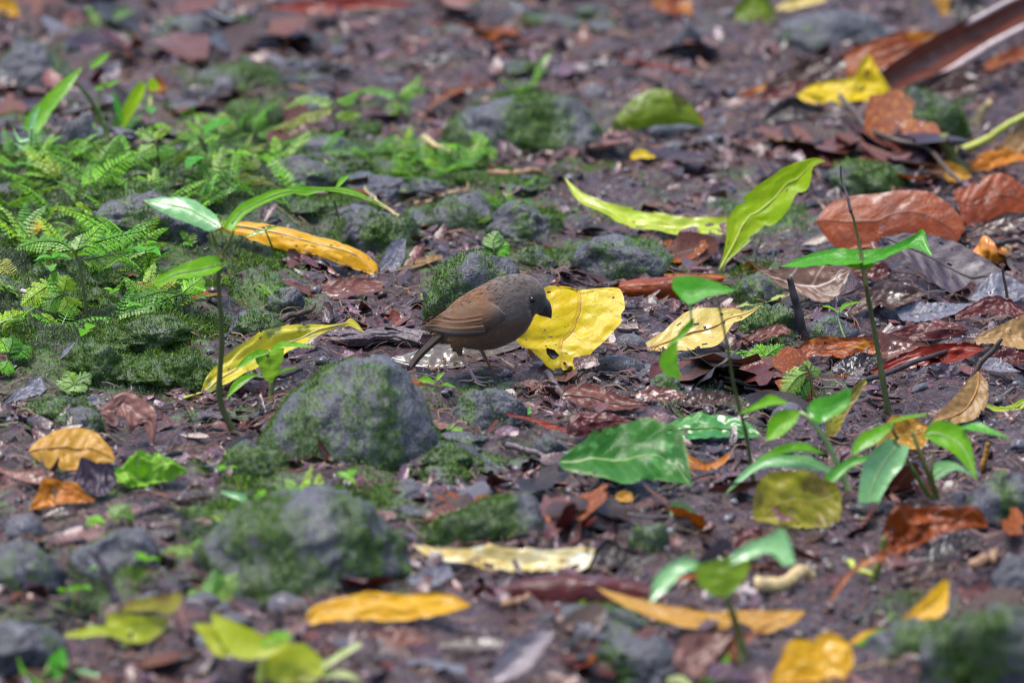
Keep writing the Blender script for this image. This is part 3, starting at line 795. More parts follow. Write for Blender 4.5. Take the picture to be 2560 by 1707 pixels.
leaf('round olive green leaf with orange tip right of the mossy boulder', 'olive', '2: 1825,868 1842,780 1940,655 2050,590 2150,580 2260,612 2350,690 2400,765 2440,832', '2: 1828,872 1920,862 2050,830 2200,808 2330,806 2440,836', 62, 0, -.15, 0, .15, stalk='2: 1826,866 1812,910 1818,950', stalkmat='straw', ref='the olive leaf', arch=.15)
leaf('orange leaf tip beside the round olive leaf', 'orange', '3: 170,800 210,745 250,765 272,838', '3: 160,806 200,815 240,830 272,840', 62, lift=.004)
leaf('tiny bright yellow leaf on the soil below the olive leaf', 'yellow', '2: 1945,1050 1960,1000 2030,980 2118,1025', '2: 1948,1055 2000,1040 2060,1040 2118,1032', 45, n=14, ref='the tiny yellow leaf')

# --- upper right heap
leaf('long rust brown leaf at the back of the upper right heap', 'rust', '3: 480,612 640,556 860,480 1000,448 1200,338 1500,248 1720,215', '3: 480,622 570,655 720,620 880,592 1050,548 1300,470 1500,425 1720,310', 40, 0, .25, 0, .35, ref='the rust leaf of the heap')
leaf('crumpled bright yellow leaf in the upper right heap', 'yellow', '3: 860,622 950,570 1100,550 1240,530 1290,440 1350,415 1410,500 1478,590', '3: 860,640 950,682 1140,716 1280,692 1420,662 1478,612', 42, 0, .2, .05, .5, ref='the crumpled yellow leaf')
leaf('dark brown leaf under the crumpled yellow leaf', 'black', '3: 618,822 700,722 830,640 950,690 1150,722 1305,690', '3: 620,830 750,802 900,792 985,812 1150,742 1305,697', 52, 0, .2, .02, .3, lift=.01)
leaf('great dark rolled palm sheath reaching in from the top right corner', 'chestnut', '3: 1318,558 1460,450 1605,355 1880,205 2130,80 2400,-60', '3: 1420,668 1560,600 1800,498 2050,330 2250,220 2420,120', 45, -25, .9, 0, .1, lift=.02, ref='the rolled sheath', m=15)
leaf('amber leaf hanging over the rolled sheath at the top', 'amber', '3: 1740,-20 1790,60 1800,110', '3: 1860,-20 1870,60 1830,120', 60)
leaf('blurred black leaf behind the amber one at the top right', 'black', '3: 1860,20 1980,-20 2120,20', '3: 1880,150 1980,140 2120,60', 45)
leaf('pale yellow blurred leaf at the top edge right of middle', 'cream', '3: 710,72 790,15 900,-10 1050,-40', '3: 720,84 820,76 920,50 1060,10', 40, ref='the pale yellow leaf at the top edge')
leaf('blurred green leaf at the top edge', 'olive', '3: 455,60 540,-20 640,-20 740,90', '3: 470,140 600,172 690,165 745,120', 55, ref='the green leaf at the top edge')
leaf('brown leaf with red base on the pale stone at top', 'rust', '2: 2080,20 2200,-30 2352,-20', '2: 2100,60 2250,110 2352,120', 35)
leaf('orange leaf running along the twig at upper right', 'orange', '3: 1960,1082 2120,1012 2240,985 2352,1010 2420,1020', '3: 1965,1108 2080,1132 2200,1092 2330,1062 2420,1050', 35, 0, .3, 0, .5, ref='the orange leaf by the twig')
leaf('curled yellow brown leaf left of the olive horn', 'amber', '3: 1735,1132 1800,1080 1900,1085 2010,1148', '3: 1740,1142 1840,1205 1950,1195 2010,1160', 40, 0, .5)
leaf('pale tan leaf cut by the right edge under the yellow stalk', 'tan', '3: 2185,995 2240,900 2352,800 2420,760', '3: 2195,1003 2270,1020 2352,1030 2420,1020', 50, ref='the pale tan leaf at the right edge')
leaf('small green leaf left of the dark mossy stone', 'seedling', '3: 1180,1085 1250,1050 1318,1044', '3: 1182,1096 1255,1082 1318,1050', 35)
leaf('large glossy orange brown leaf at right with white shine', 'brown',
     '3: 992,1455 1020,1395 1080,1335 1180,1282 1400,1258 1650,1240 1760,1262 1860,1325 1940,1420 1965,1500 6: 1945,90 1915,150',
     '6: 992,10 1050,100 1140,185 1280,205 1350,200 1420,118 1500,98 1620,95 1740,108 1850,130 1915,156', 52, 3, -.04, .0, .08, arch=.05, ref='the glossy orange brown leaf', n=44, m=17)
leaf('second glossy brown leaf cut by the right edge', 'brown', '3: 1880,1255 2000,1202 2100,1150 2200,1128 2290,1162 2352,1228 2440,1330', '3: 1925,1350 1962,1500 2090,1462 2220,1412 2330,1392 2440,1340', 52, -4, -.04, 0, .1, arch=.05, ref='the second glossy leaf')
leaf('large purplish black leaf with ribbed veins at right', 'purple', '6: 1440,108 1560,98 1700,103 1850,132 2000,202 2150,290 2352,420 2440,480', '6: 1445,118 1500,190 1600,285 1760,420 1900,502 1975,522 2070,450 2200,440 2440,486', 38, 4, .12, .0, .08, rib='black', tear=.1, ref='the purplish ribbed leaf')
leaf('slate grey leaf under the purplish one at the right edge', 'slate', '6: 1985,512 2080,430 2160,360 2280,390 2420,440', '6: 1990,522 2120,560 2230,575 2330,520 2420,470', 32, 0, .2, ref='the slate leaf')
leaf('dark leaf behind the orange crumpled thing at right', 'umber', '3: 1950,1560 2060,1480 2200,1410 2352,1395 2420,1400', '6: 1960,120 2080,100 2200,90 2300,60 2420,40', 45, 0, .2)
leaf('brown leaf with pale fanned veins below the glossy one', 'palefan', '6: 560,272 700,330 820,318 960,308 1110,308 1222,320', '6: 680,372 750,432 840,466 930,515 1000,546 1060,556 1150,492 1222,326', 45, 0, .15, 0, .2, ref='the fan-veined leaf')
leaf('small rust red leaf left of the fan-veined leaf', 'rust', '6: 448,378 500,320 556,266', '6: 452,384 560,376 645,342', 55)
leaf('shadowed maroon leaf under the deep green seedling leaf', 'maroon', '6: 1222,325 1320,300 1440,290 1490,330', '6: 1225,330 1300,400 1400,405 1490,338', 45)  # a brown leaf; the shade on it is put into the maroon
leaf('grey leaf lying flat below the purplish leaf', 'slate', '6: 1500,560 1620,548 1800,552 2025,543', '6: 1560,680 1700,672 1870,642 2025,548', 25, 0, .2)
leaf('maroon leaf arched over the red leaf at right', 'maroon', '6: 1400,772 1540,702 1640,670 1800,655 1910,672 1992,716', '6: 1402,790 1550,792 1700,816 1800,792 1900,762 1992,722', 48, 0, -.2, 0, .3, ref='the arched maroon leaf')
leaf('rust brown leaf lying behind the stick foot at right', 'rust', '6: 828,890 930,800 1100,770 1240,784 1400,792', '6: 860,932 1000,902 1150,912 1270,912 1420,884', 40, 0, .3, 0, .35, ref='the rust leaf by the stick')
leaf('wet purple brown leaf in the middle of the red ones', 'chestnut', '6: 1238,792 1430,772 1640,805 1785,830', '6: 1250,902 1350,942 1460,942 1600,892 1785,838', 30, 0, .4, ref='the wet purple brown leaf')
leaf('bright red wet leaf with orange end, right', 'red', '6: 1105,1010 1220,1012 1320,998 1420,945 1560,880 1800,825 1980,808 2088,832', '6: 1112,1030 1210,1052 1310,1036 1460,1012 1650,972 1850,962 1980,922 2092,850', 44, 0, .35, 0, .5, ref='the bright red leaf')
leaf('pale sheet painted as a wet highlight in the hollow of the red leaf', 'pale', '6: 1095,965 1180,945 1290,992', '6: 1110,1000 1200,1012 1290,1000', 30)  # white-lavender highlight of the red leaf, laid on as a pale sheet
leaf('tan brown leaf at the right edge above the red one', 'tan', '6: 2000,802 2060,750 2200,690 2352,640 2440,610', '6: 2010,816 2150,818 2280,842 2352,872 2440,890', 40, 0, .2, ref='the tan leaf at the right edge')
leaf('long tan leaf hanging from the brown twig at right', 'tan', '6: 2050,988 1960,1080 1860,1195 1785,1262 1740,1330', '6: 2052,988 2102,1050 2122,1120 2100,1222 2040,1302 1900,1348 1745,1340', 45, -8, .15, 0, .2, rib='tawny', ref='the long tan leaf')
leaf('dark lavender wet leaf below the twig at right', 'slate', '6: 2060,940 2150,910 2250,950 2330,1000', '6: 2080,980 2200,1010 2330,1010', 25)
leaf('narrow lime leaf strip at the right edge', 'limegloss', '6: 2105,1200 2180,1222 2260,1215 2352,1165 2420,1120', '6: 2110,1222 2190,1268 2280,1262 2352,1225 2420,1180', 40)
leaf('mustard lance leaf leaning behind the green clump', 'mustard', '6: 1040,1450 1065,1310 1150,1200 1250,1080 1312,1034', '6: 1080,1452 1140,1382 1205,1250 1282,1142 1328,1060', 60, -10, .3, ref='the mustard lance leaf')
leaf('orange leaf standing behind the green clump', 'amber', '6: 1380,1485 1420,1380 1492,1286 1570,1284 1660,1310 1745,1360', '6: 1390,1500 1500,1510 1620,1520 1700,1480 1745,1380', 60, 0, .1, ref='the orange leaf behind the clump')
leaf('curled orange leaf scrap under the thin dark seedling', 'orange', '9: 140,60 200,110 300,130 420,70 440,60', '9: 160,180 220,190 320,180 400,130 440,66', 40, 0, .3)

# --- lower right
leaf('big blurred mustard leaf upright behind the striped plant', 'mustard', '9: 585,545 585,350 650,225 800,190 1000,200 1120,260 1160,330', '9: 590,560 720,562 850,572 950,562 1080,560 1150,500 1162,340', 62, 0, .12, 0, .25, ref='the big mustard leaf')
leaf('dark red brown curled leaf lower right', 'umber', '9: 1440,480 1490,420 1560,390 1700,360 1800,440', '9: 1440,520 1560,500 1700,490 1800,470', 48)
leaf('rust leaf with orange curled end lower right', 'rust', '9: 1420,600 1500,450 1700,415 1880,440 1960,430 2060,440 2118,530', '9: 1432,772 1560,732 1660,682 1780,622 1900,592 2040,566 2112,550', 54, 0, .3, 0, .7, lift=.012, ref='the rust leaf with orange end')
leaf('narrow brown leaf strip running down from the rust leaf', 'rust', '9: 1450,690 1300,765 1200,840 1130,930 1040,1108', '9: 1452,770 1330,800 1230,865 1160,950 1050,1115', 40)
leaf('black sheet painted as the shaded hollow under the rust leaf lower right', 'black', '9: 1640,780 1780,660 1920,600 2060,620', '9: 1660,800 1800,790 1950,730 2070,650', 30)  # shade of the hollow under the rust leaf, put in as black colour
leaf('broad orange tan leaf lying across the lower right', 'amber', '9: -440,940 -250,1000 0,1058 300,1092 600,1092 925,1096', '9: -440,946 -250,1075 50,1190 300,1232 500,1252 700,1232 850,1180 925,1102', 30, 0, .15, 0, .3, ref='the broad orange tan leaf')
leaf('narrow yellow leaf slanting up, lower right', 'gold', '9: 1190,1312 1300,1232 1500,1188 1650,1060 1790,922 1860,880', '9: 1210,1332 1400,1242 1560,1232 1700,1172 1832,1122 1860,1000', 50, 0, .2, ref='the slanting yellow leaf')
leaf('small green leaf end under the slanting yellow leaf', 'seedling', '9: 1245,1322 1400,1220 1550,1222', '9: 1250,1332 1400,1282 1555,1232', 40, lift=.02)
leaf('big yellow leaf cut by the bottom edge, right', 'gold', '9: 680,1562 742,1450 812,1310 960,1290 1060,1230 1150,1258 1222,1332', '9: 715,1600 900,1590 1060,1580 1150,1590 1235,1450 1228,1342', 52, 0, .1, 0, .25, ref='the big yellow leaf at the bottom edge')
leaf('round pinkish brown leaf at the bottom, right of centre', 'pinkbrown', '9: 50,1402 100,1290 250,1236 350,1238 445,1252', '9: 52,1412 150,1545 250,1522 362,1382 445,1262', 45, ref='the round pinkish leaf')
leaf('rust orange leaf right of the round pinkish one', 'rust', '9: 228,1502 280,1400 400,1290 540,1240 685,1190', '9: 240,1515 350,1482 500,1462 535,1330 685,1200', 45)
leaf('long maroon leaf lying low in the middle', 'maroon', '8: 1060,962 1200,888 1400,850 1700,850 1900,872 2100,930 2192,1000', '8: 1070,985 1200,1022 1500,1052 1800,1044 2050,1044 2192,1032', 40, 0, -.2, 0, .15, arch=.35, lift=.014, ref='the long maroon leaf')
leaf('narrow yellow leaf blotched with white, lower middle', 'palecream', '8: 525,660 650,685 850,700 1000,690 1200,715 1500,710 1722,690', '8: 527,666 620,745 740,800 900,802 1000,840 1200,852 1400,856 1640,846 1722,702', 30, 0, .3, 0, .4, ref='the white blotched leaf')
leaf('pointed dark leaf at the right end of the white blotched leaf', 'black', '8: 1648,842 1700,732 1800,640 1900,692 2050,712 2125,722', '8: 1660,852 1800,842 1950,842 2050,802 2125,728', 42, ref='the pointed dark leaf')
leaf('golden leaf lying at lower middle in front of the boulder', 'gold', '8: -189,1200 -140,1090 0,1040 250,1000 500,1010 640,990 760,992 908,1055', '8: -187,1215 -100,1190 30,1185 250,1182 500,1188 700,1150 830,1100 908,1062', 40, 0, .15, .03, .35, ref='the golden leaf in front of the boulder')
leaf('grey white curled leaf at the bottom middle', 'pale', '8: 1020,1520 1150,1330 1250,1280 1365,1218', '8: 1060,1590 1250,1522 1340,1430 1450,1260', 48, 0, .5, ref='the grey white leaf')
leaf('dark grey leaf below the golden leaf', 'greybrown', '8: 700,1300 900,1290 1050,1290 1160,1320', '8: 710,1340 900,1362 1050,1352 1160,1330', 25)
leaf('brown leaf under the golden leaf, lower middle', 'chestnut', '8: 180,1250 350,1220 550,1240 640,1280', '8: 190,1300 380,1360 540,1330 640,1290', 25)
leaf('dark purplish leaf left of the white blotched leaf', 'slate', '8: 480,900 600,840 760,800', '8: 620,980 700,930 800,870', 35)

# --- lower left
leaf('broad orange gold leaf with dark flecks at left', 'amber', '4: 180,1522 230,1450 400,1362 520,1345 620,1378 720,1480 752,1570', '7: 182,62 300,150 400,172 495,196 560,160 680,130 752,122', 42, 0, -.15, .03, .2, rib='tawny', ref='the orange gold leaf at left')
leaf('shiny brown arched leaf above the orange gold leaf', 'pinkbrown', '4: 658,1262 700,1190 830,1140 950,1188 1012,1250 1028,1340 1000,1492', '4: 662,1272 720,1332 742,1352 782,1282 850,1392 905,1352 950,1362 985,1490', 55, 0, -.2, .1, .4, ref='the shiny arched leaf')
leaf('flame orange leaf with dark stalk at lower left', 'orange', '7: 180,440 245,330 290,240 400,250 500,270 560,330 622,368', '7: 200,452 290,436 380,412 480,396 580,390 622,376', 55, 0, .2, 0, .45, stalk='7: 370,405 350,300 300,190 268,95', stalkmat='twig', ref='the flame orange leaf')
leaf('dark brown leaf under the flame orange one', 'umber', '7: 270,450 400,410 520,395 640,392', '7: 290,500 420,500 560,490 640,450', 45)
leaf('purple leaf with ribbed shine beside the flame orange one', 'purple', '7: 480,250 510,170 540,110 640,145 720,150 762,230', '7: 500,290 570,335 620,362 700,350 762,262', 45, ref='the small purple leaf')
leaf('crumpled bright green leaf at lower left', 'crumple', '7: 730,212 800,130 900,108 1050,84 1150,120 1232,180', '7: 750,242 830,312 950,292 1100,232 1232,192', 42, 0, .3, 0, 1.3, ref='the crumpled green leaf')
leaf('pinkish rolled leaf at the left edge', 'pinkbrown', '7: -60,140 100,176 250,170 350,190', '7: -60,170 120,240 260,282 350,210', 40)
leaf('dark curled leaf near the bluish stone', 'black', '7: 900,470 1050,420 1180,460 1240,505 1370,580', '7: 920,482 1050,520 1200,545 1370,592', 45, ref='the dark curled leaf')
leaf('dark flat leaf left of the bluish stone', 'umber', '7: 130,668 300,592 420,570 580,545', '7: 150,674 290,672 450,622 580,556', 35)
leaf('dark grey triangular leaf at the left edge', 'slate', '4: 20,1200 120,1110 200,1050 265,1010', '4: 40,1220 200,1160 300,1120 270,1030', 42, ref='the grey triangular leaf')
leaf('long dark leaf edge below the grey triangular leaf', 'umber', '4: 10,1200 150,1150 280,1110 380,1095', '4: 20,1222 160,1190 300,1140 382,1112', 30)
leaf('dark bluish leaf blade slanting on the mossy slope', 'slate', '4: 345,935 400,870 440,820 485,795', '4: 352,942 420,890 460,845 488,805', 50)
leaf('shiny black leaf right of the grey triangular leaf', 'slate', '4: 450,1240 540,1180 620,1150 655,1180', '4: 460,1256 560,1232 640,1200 655,1190', 30)
leaf('dark shiny leaf below the tall seedling foot', 'umber', '4: 1060,1500 1150,1470 1300,1470 1400,1450', '4: 1070,1530 1180,1520 1320,1495 1400,1462', 28)
leaf('brown wet leaf right of the nut-like pebble', 'chestnut', '4: 1830,460 1960,450 2150,420 2352,390 2500,395', '4: 1850,475 2030,525 2200,535 2330,500 2500,470', 20, 0, .2)
leaf('dark grey leaf standing beside the tip of the golden leaf', 'slate', '5: 300,330 320,260 400,140 480,120', '5: 330,375 420,330 470,260 485,130', 55, ref='the dark grey leaf by the golden tip')
leaf('tan leaf flat on the ground behind the bird', 'tan', '5: 420,330 520,280 640,240 720,232', '5: 430,345 560,335 650,300 722,245', 25)
leaf('small yellow leaf deep in the ferns at far left', 'gold', '1: 155,1545 190,1490 240,1440 290,1440', '1: 165,1568 230,1540 262,1500 292,1452', 55, ref='the yellow leaf in the ferns')

# --- background top
leaf('blurred red leaf at the top edge left of middle', 'red', '2: -390,40 -100,10 200,-10 520,25', '2: -390,62 -80,102 40,110 250,62 520,40', 50, ref='the red leaf at the top edge')
leaf('black sheet painted as the shadow under the red leaf at the top', 'black', '2: -80,120 100,80 300,60 640,80', '2: -60,150 150,130 400,110 640,100', 30)  # dark shadow below the red leaf, put in as a black sheet
leaf('blurred orange leaf in the top left corner', 'gold', '1: -60,10 40,0 100,20 130,80', '1: -60,120 40,118 100,112 130,90', 55, ref='the orange leaf in the top left corner')
leaf('black arched leaf in the upper middle', 'black', '2: 342,460 450,410 600,360 750,340 900,344 992,372', '2: 360,468 550,445 700,442 800,380 920,365 992,384', 42, 0, -.3, ref='the black arched leaf')
leaf('blurred red brown leaf at right of the upper middle', 'red', '2: 1750,400 1900,396 2050,410 2352,470', '2: 1755,412 1950,452 2100,478 2352,492', 35, ref='the red brown leaf')
leaf('narrow brown leaf curled behind the long mossy boulder', 'rust', '2: 580,742 740,600 900,556 1055,540', '2: 592,750 730,655 900,582 1055,552', 50)
leaf('pale blurred leaf lying behind the mossy boulder', 'pale', '2: 1430,470 1520,440 1620,425 1690,440', '2: 1440,500 1540,495 1640,480 1690,455', 30)
leaf('white tilted leaf beside the tall seedling top at left', 'pale', '1: 600,490 680,450 740,420 785,410', '1: 610,540 700,530 770,500 788,430', 55)
leaf('small dark red leaf behind the yellow green sprout at left', 'red', '1: 950,590 1000,560 1040,500 1090,570', '1: 960,620 1040,620 1090,600', 50)
leaf('blurred brown leaf near the top, right of middle', 'umber', '2: 1850,290 1950,235 2050,225 2070,260', '2: 1855,300 1950,262 2040,250 2070,275', 45)

# --- dark wet leaves filling the heap at the right
for lab, mt, A, B, ti in [
 ('dark brown wet leaf showing under the edge of the purplish ribbed leaf', 'umber', '6: 1180,600 1350,470 1550,430 1720,475', '6: 1190,640 1380,600 1560,570 1725,485', 34),
 ('dark maroon leaf lying below the slate leaf at the right edge', 'maroon', '6: 1900,622 2050,545 2200,522 2380,600', '6: 1905,662 2050,642 2200,642 2380,690', 30),
 ('black wet leaf in the hollow left of the bright red leaf', 'black', '6: 1130,930 1300,885 1460,905', '6: 1135,1000 1300,1012 1460,965', 28),
 ('purplish leaf lying along the twig below the bright red leaf', 'purple', '6: 1590,1010 1750,962 1950,960 2085,1002', '6: 1600,1062 1800,1072 1980,1062 2085,1012', 28),
 ('dark brown leaf beside the thin dark seedling, above the glaring green leaf', 'umber', '6: 80,1182 250,1132 425,1152', '6: 90,1232 260,1252 425,1192', 26),
 ('maroon leaf sticking out under the tan leaf at the right edge', 'maroon', '6: 2140,880 2250,862 2410,900', '6: 2145,932 2280,962 2410,952', 32),
 ('dark brown leaf heaped below the rolled sheath', 'umber', '3: 1490,702 1700,612 1900,542 2110,522', '3: 1510,762 1750,722 1950,642 2115,562', 38),
 ('rust brown leaf below the pale stalk at the upper right edge', 'rust', '3: 2090,422 2250,332 2430,262', '3: 2110,472 2280,422 2430,362', 40),
 ('long maroon leaf lying left of the dark brown leaf of the heap', 'maroon', '3: 480,640 620,620 800,560 930,520', '3: 490,665 650,690 820,640 935,560', 36),
 ('dark brown leaf under the narrow strip of the rust leaf, lower right', 'umber', '9: 1480,902 1650,832 1860,802', '9: 1490,942 1700,932 1860,852', 32),
 ('dark maroon leaf behind the near blurred seedling', 'maroon', '9: 350,692 450,602 560,566 730,590', '9: 370,722 520,682 640,642 730,602', 38),
 ('blackish leaf curled under the yellow leaf at the bottom edge', 'black', '9: 300,1560 420,1530 560,1500 690,1520', '9: 310,1600 450,1590 580,1580 690,1545', 30),
 ('dark chestnut leaf lying between the cream leaf and the stick', 'chestnut', '6: 470,800 600,740 740,690 830,720', '6: 480,830 620,800 760,770 830,740', 28),
 ('reddish brown leaf in the litter below the ribbed brown leaf', 'chestnut', '5: 1900,1180 2050,1120 2200,1110 2320,1150', '5: 1905,1220 2060,1210 2210,1190 2320,1165', 26)]:
    leaf(lab, mt, A, B, ti, _ls[0] % 7 - 3, .25, .02, .4)

leaf('big dark leaf folded between the crumpled yellow leaf and the rolled sheath', 'rust', '3: 1180,442 1400,322 1600,255 1800,235', '3: 1200,520 1400,560 1600,540 1800,400', 48, -8, .3, .02, .5)
leaf('broad blackish brown leaf under the left end of the upper right heap', 'umber', '3: 640,590 800,480 1000,400 1180,370', '3: 660,640 850,600 1050,540 1190,470', 44, 0, .3, .02, .5)
leaf('dark brown leaf curled up below the rolled sheath, beside the shaggy mossy stone', 'umber', '3: 1480,660 1650,560 1800,500 1960,430', '3: 1490,720 1660,680 1820,600 1970,500', 44, -8, .3, .02, .5)
# ------------------------------------------------------------------ seedlings: stems and leaves
def on_depth(px, y):                            # the point seen at px, at the distance y of the plant's foot
    d = ray(px[..., 0], px[..., 1])
    t = (y - CAM[1]) / d[..., 1]
    return CAM + d * t[..., None]

def plant(label, foot, stems, leaves, stemmat='green', group='seedlings growing on the forest floor', cat='seedling', name='seedling', ref=None):
    """stems: (pixels, radius px, material); leaves: (material, edge A, edge B, tilt, roll, cup)"""
    f = P(foot)[0]
    g = at(f[0], f[1])
    org = g.copy(); org[2] = float(H(g[0], g[1]))
    t = thing(name, label, cat, org, group)
    sc = np.linalg.norm(g - CAM) / DIST * SCALE
    for (sp, r, mt) in stems:
        s = resample(P(sp), 22)
        S = on_depth(s, g[1]) 
        u = np.linspace(0, 1, 22)
        S[:, 1] += .004 * np.sin(u * 5 + f[0])
        if abs(s[0, 1] - f[1]) < 6: S[0, 2] -= .004
        V, F = tube_arrays(S - org, np.interp(u, [0, .5, 1], [r * .68, r * .50, r * .38]) * sc * (1 + .28 * np.exp(-((u * 4 + .35) % 1 - .5) ** 2 / .006)), 7)
        obj('stem', poly_mesh('stem', V, F), STEM[mt or stemmat], t)
    for L_ in leaves:
        mt, A, B, tilt, roll, cup = L_[:6]
        rib = L_[6] if len(L_) > 6 else None
        _ls[0] += 1
        A, B = P(A), P(B)
        a0 = (A[0] + B[0]) / 2
        anc = on_depth(a0, g[1])
        Q, nv = blade_grid(A, B, math.radians(tilt), math.radians(roll), anc, cup, .0, .15, 26, 9, _ls[0], ground=False)
        Q[..., 2] = np.maximum(Q[..., 2], Hs(Q[..., 0], Q[..., 1]) + .002)
        lo = obj('leaf', grid_mesh('leaf', Q, org), MATS[mt], t)
        if rib:
            V, F = tube_arrays((Q[:, 4] + nv * .0002 - org)[1:-1], [.0008, .0003], 5)
            obj('midrib', poly_mesh('midrib', V, F), STEM[rib], lo)
    if ref:
        LAND.append((f[0], f[1] - 30, ref, 30))
    return t

plant('tall dark-stemmed seedling with glossy rounded leaf and arching strap leaf, left', '4: 1560,1425',
      [('4: 1560,1425 1500,1335 1445,1210 1432,1090 1440,950 1450,800 1446,650 1435,500 1428,340 1450,280', 13, 'dark'),
       ('4: 1440,330 1455,230 1490,160 1515,100 1525,60', 8, 'olive'), ('4: 1450,260 1420,190 1395,110 1380,60', 7, 'olive')],
      [('silvery', '1: 1440,1482 1425,1420 1350,1350 1250,1288 1100,1274 940,1310', '1: 1440,1488 1370,1502 1280,1470 1150,1422 1040,1372 940,1315', 40, 5, -.2, 'pale'),
       ('seedling', '1: 1455,1482 1550,1360 1700,1280 1850,1236 2100,1226 2300,1240 2509,1350', '1: 1525,1520 1590,1420 1720,1345 1900,1272 2000,1290 2120,1250 2340,1290 2509,1355', 38, 0, .3, 'green'),
       ('seedling', '4: 1475,258 1380,248 1250,276 1100,340 985,405', '4: 1475,292 1400,362 1250,388 1150,392 1050,440 985,412', 35, 0, .25, 'green')],
      ref='the tall dark-stemmed seedling')
MATS['speckledlime'] = leaf_mat('speckled lime leaf', (.24, .44, .015), (.28, .48, .02), (.2, .4, .02), spots=.9, spot=(.06, .10, .01), trans=.4, wet=.25)
plant('low bright seedling with spotted drooping leaf in front of the twisted yellow leaf', '4: 1770,1185',
      [('4: 1770,1185 1772,1060 1760,960 1748,870', 11, 'olive')],
      [('seedling', '4: 1745,880 1820,805 1930,806 2052,828', '4: 1760,900 1850,836 1960,838 2052,834', 25, 0, .3),
       ('speckledlime', '4: 1655,880 1690,960 1730,1040 1765,1062', '4: 1855,830 1850,900 1820,980 1780,1062', 70, 0, -.1),
       ('seedling', '4: 1690,1000 1600,1012 1520,1072 1478,1162', '4: 1695,1012 1640,1042 1550,1112 1484,1165', 45, 0, .2),
       ('seedling', '4: 1790,1020 1840,975 1935,958', '4: 1795,1032 1860,990 1935,966', 30, 0, .2),
       ('seedling', '4: 1760,850 1680,850 1600,900 1540,965', '4: 1740,880 1680,900 1610,950 1545,970', 50, 0, .2)],
      ref='the low spotted seedling')
plant('tall thin seedling with wide deep green leaf in front of the brown leaves, right', '6: 1470,1285',
      [('6: 1470,1285 1440,1100 1400,860 1360,640 1320,430 1300,330', 13, 'dark'), ('6: 1320,430 1300,300 1285,200 1240,0 3: 1222,1385', 8, 'olive'),
       ('3: 1222,1385 1190,1260 1160,1180 1155,1080', 6, 'grey')],
      [('seedlingdark', '6: 1300,216 1200,206 1100,205 950,234 765,302', '6: 1300,300 1180,306 1050,312 900,318 765,308', 25, 0, .3),
       ('seedlingdark', '6: 1290,216 1450,190 1600,130 1692,82 1722,160 1752,230', '6: 1290,318 1400,280 1550,220 1650,202 1752,238', 32, 0, .3),
       ('seedling', '6: 1175,290 1260,290 1330,280 1372,300', '6: 1185,300 1260,320 1330,322 1372,308', 50, 0, .1)],
      ref='the tall thin seedling')
plant('thin dark seedling with heart-shaped leaf and hanging leaves, right of middle', '6: 590,1760',
      [('6: 590,1760 575,1650 545,1440 500,1250 458,1090 428,900 395,720 352,520', 8, 'dark'), ('6: 165,550 175,600 175,650', 6, 'pale')],
      [('seedlingdark', '6: 55,445 58,395 150,376 300,398 465,452', '6: 58,452 118,528 190,562 262,512 370,492 465,460', 45, 0, .15),
       ('seedling', '6: 195,640 125,700 70,770 20,805', '6: 200,690 150,742 90,790 25,812', 60, 0, .3),
       ('seedling', '5: 2250,778 2172,850 2138,930 2188,1010 2282,1042', '5: 2260,785 2256,880 2262,960 2284,1045', 70, 0, .1)],
      ref='the thin dark seedling')
plant('small striped-leaf plant with pale arching stem, lower right', '9: 1245,405',
      [('9: 1245,405 1200,300 1130,140 1090,40 6: 1020,1380 950,1290 890,1250', 15, 'pale')],
      [('seedling', '6: 805,1188 700,1148 600,1200 490,1262', '6: 805,1202 700,1216 590,1245 490,1268', 35, 0, .3),
       ('seedling', '6: 885,1250 780,1240 690,1310 663,1440', '6: 885,1270 850,1342 750,1422 668,1444', 50, 0, .2),
       ('seedlingdark', '6: 930,1240 980,1180 1100,1150 1212,1108 1218,1180', '6: 940,1260 1000,1332 1100,1292 1182,1242 1220,1186', 50, 0, .2),
       ('silvery', '9: 1115,178 980,112 850,90 650,100 480,230 265,522', '9: 1110,192 900,182 650,172 500,262 380,362 272,534', 35, 0, .3),
       ('seedling', '9: 1040,60 900,5 750,30 595,112', '9: 1045,74 880,62 700,92 600,116', 35, 0, .3)],
      ref='the striped-leaf plant')
plant('leafy clump of broad lance leaves with white shine, lower right', '9: 1790,405',
      [('9: 1790,405 1740,240 1650,0 1620,-80', 12, 'olive'), ('9: 1760,405 1690,280 1560,60 1500,-20', 11, 'green'), ('9: 1800,405 1750,200 1760,60', 9, 'olive'),
       ('6: 1530,1440 1500,1380 1480,1320', 8, 'green')],
      [('seedlingdark', '9: 1345,78 1200,108 1050,220 960,380 905,522', '9: 1350,100 1200,182 1080,302 980,432 912,524', 48, 0, .25),
       ('silvery', '9: 1460,-30 1325,100 1272,300 1280,480 1298,625', '9: 1605,30 1562,150 1482,252 1392,422 1304,625', 55, 0, .2, 'pale'),
       ('seedling', '6: 1500,1318 1350,1368 1260,1430 1228,1500 1236,1540', '6: 1500,1352 1400,1452 1300,1500 1242,1540', 45, 0, .2),
       ('seedling', '6: 1490,1310 1560,1285 1640,1270 1725,1268', '6: 1490,1328 1570,1305 1640,1290 1725,1274', 30, 0, .2),
       ('seedling', '6: 1700,1400 1750,1330 1850,1318 1950,1370 2005,1470 2045,1690', '6: 1705,1425 1800,1482 1900,1545 1960,1600 2040,1694', 50, 0, .25, 'pale'),
       ('seedlingdark', '6: 1935,1350 2050,1328 2150,1370 2262,1424', '6: 1935,1362 2050,1388 2160,1405 2262,1430', 30, 0, .2),
       ('silvery', '9: 1735,225 1770,140 1900,130 2050,240', '9: 1745,260 1820,230 1920,180 2050,246', 40, 0, .2)],
      ref='the leafy clump')
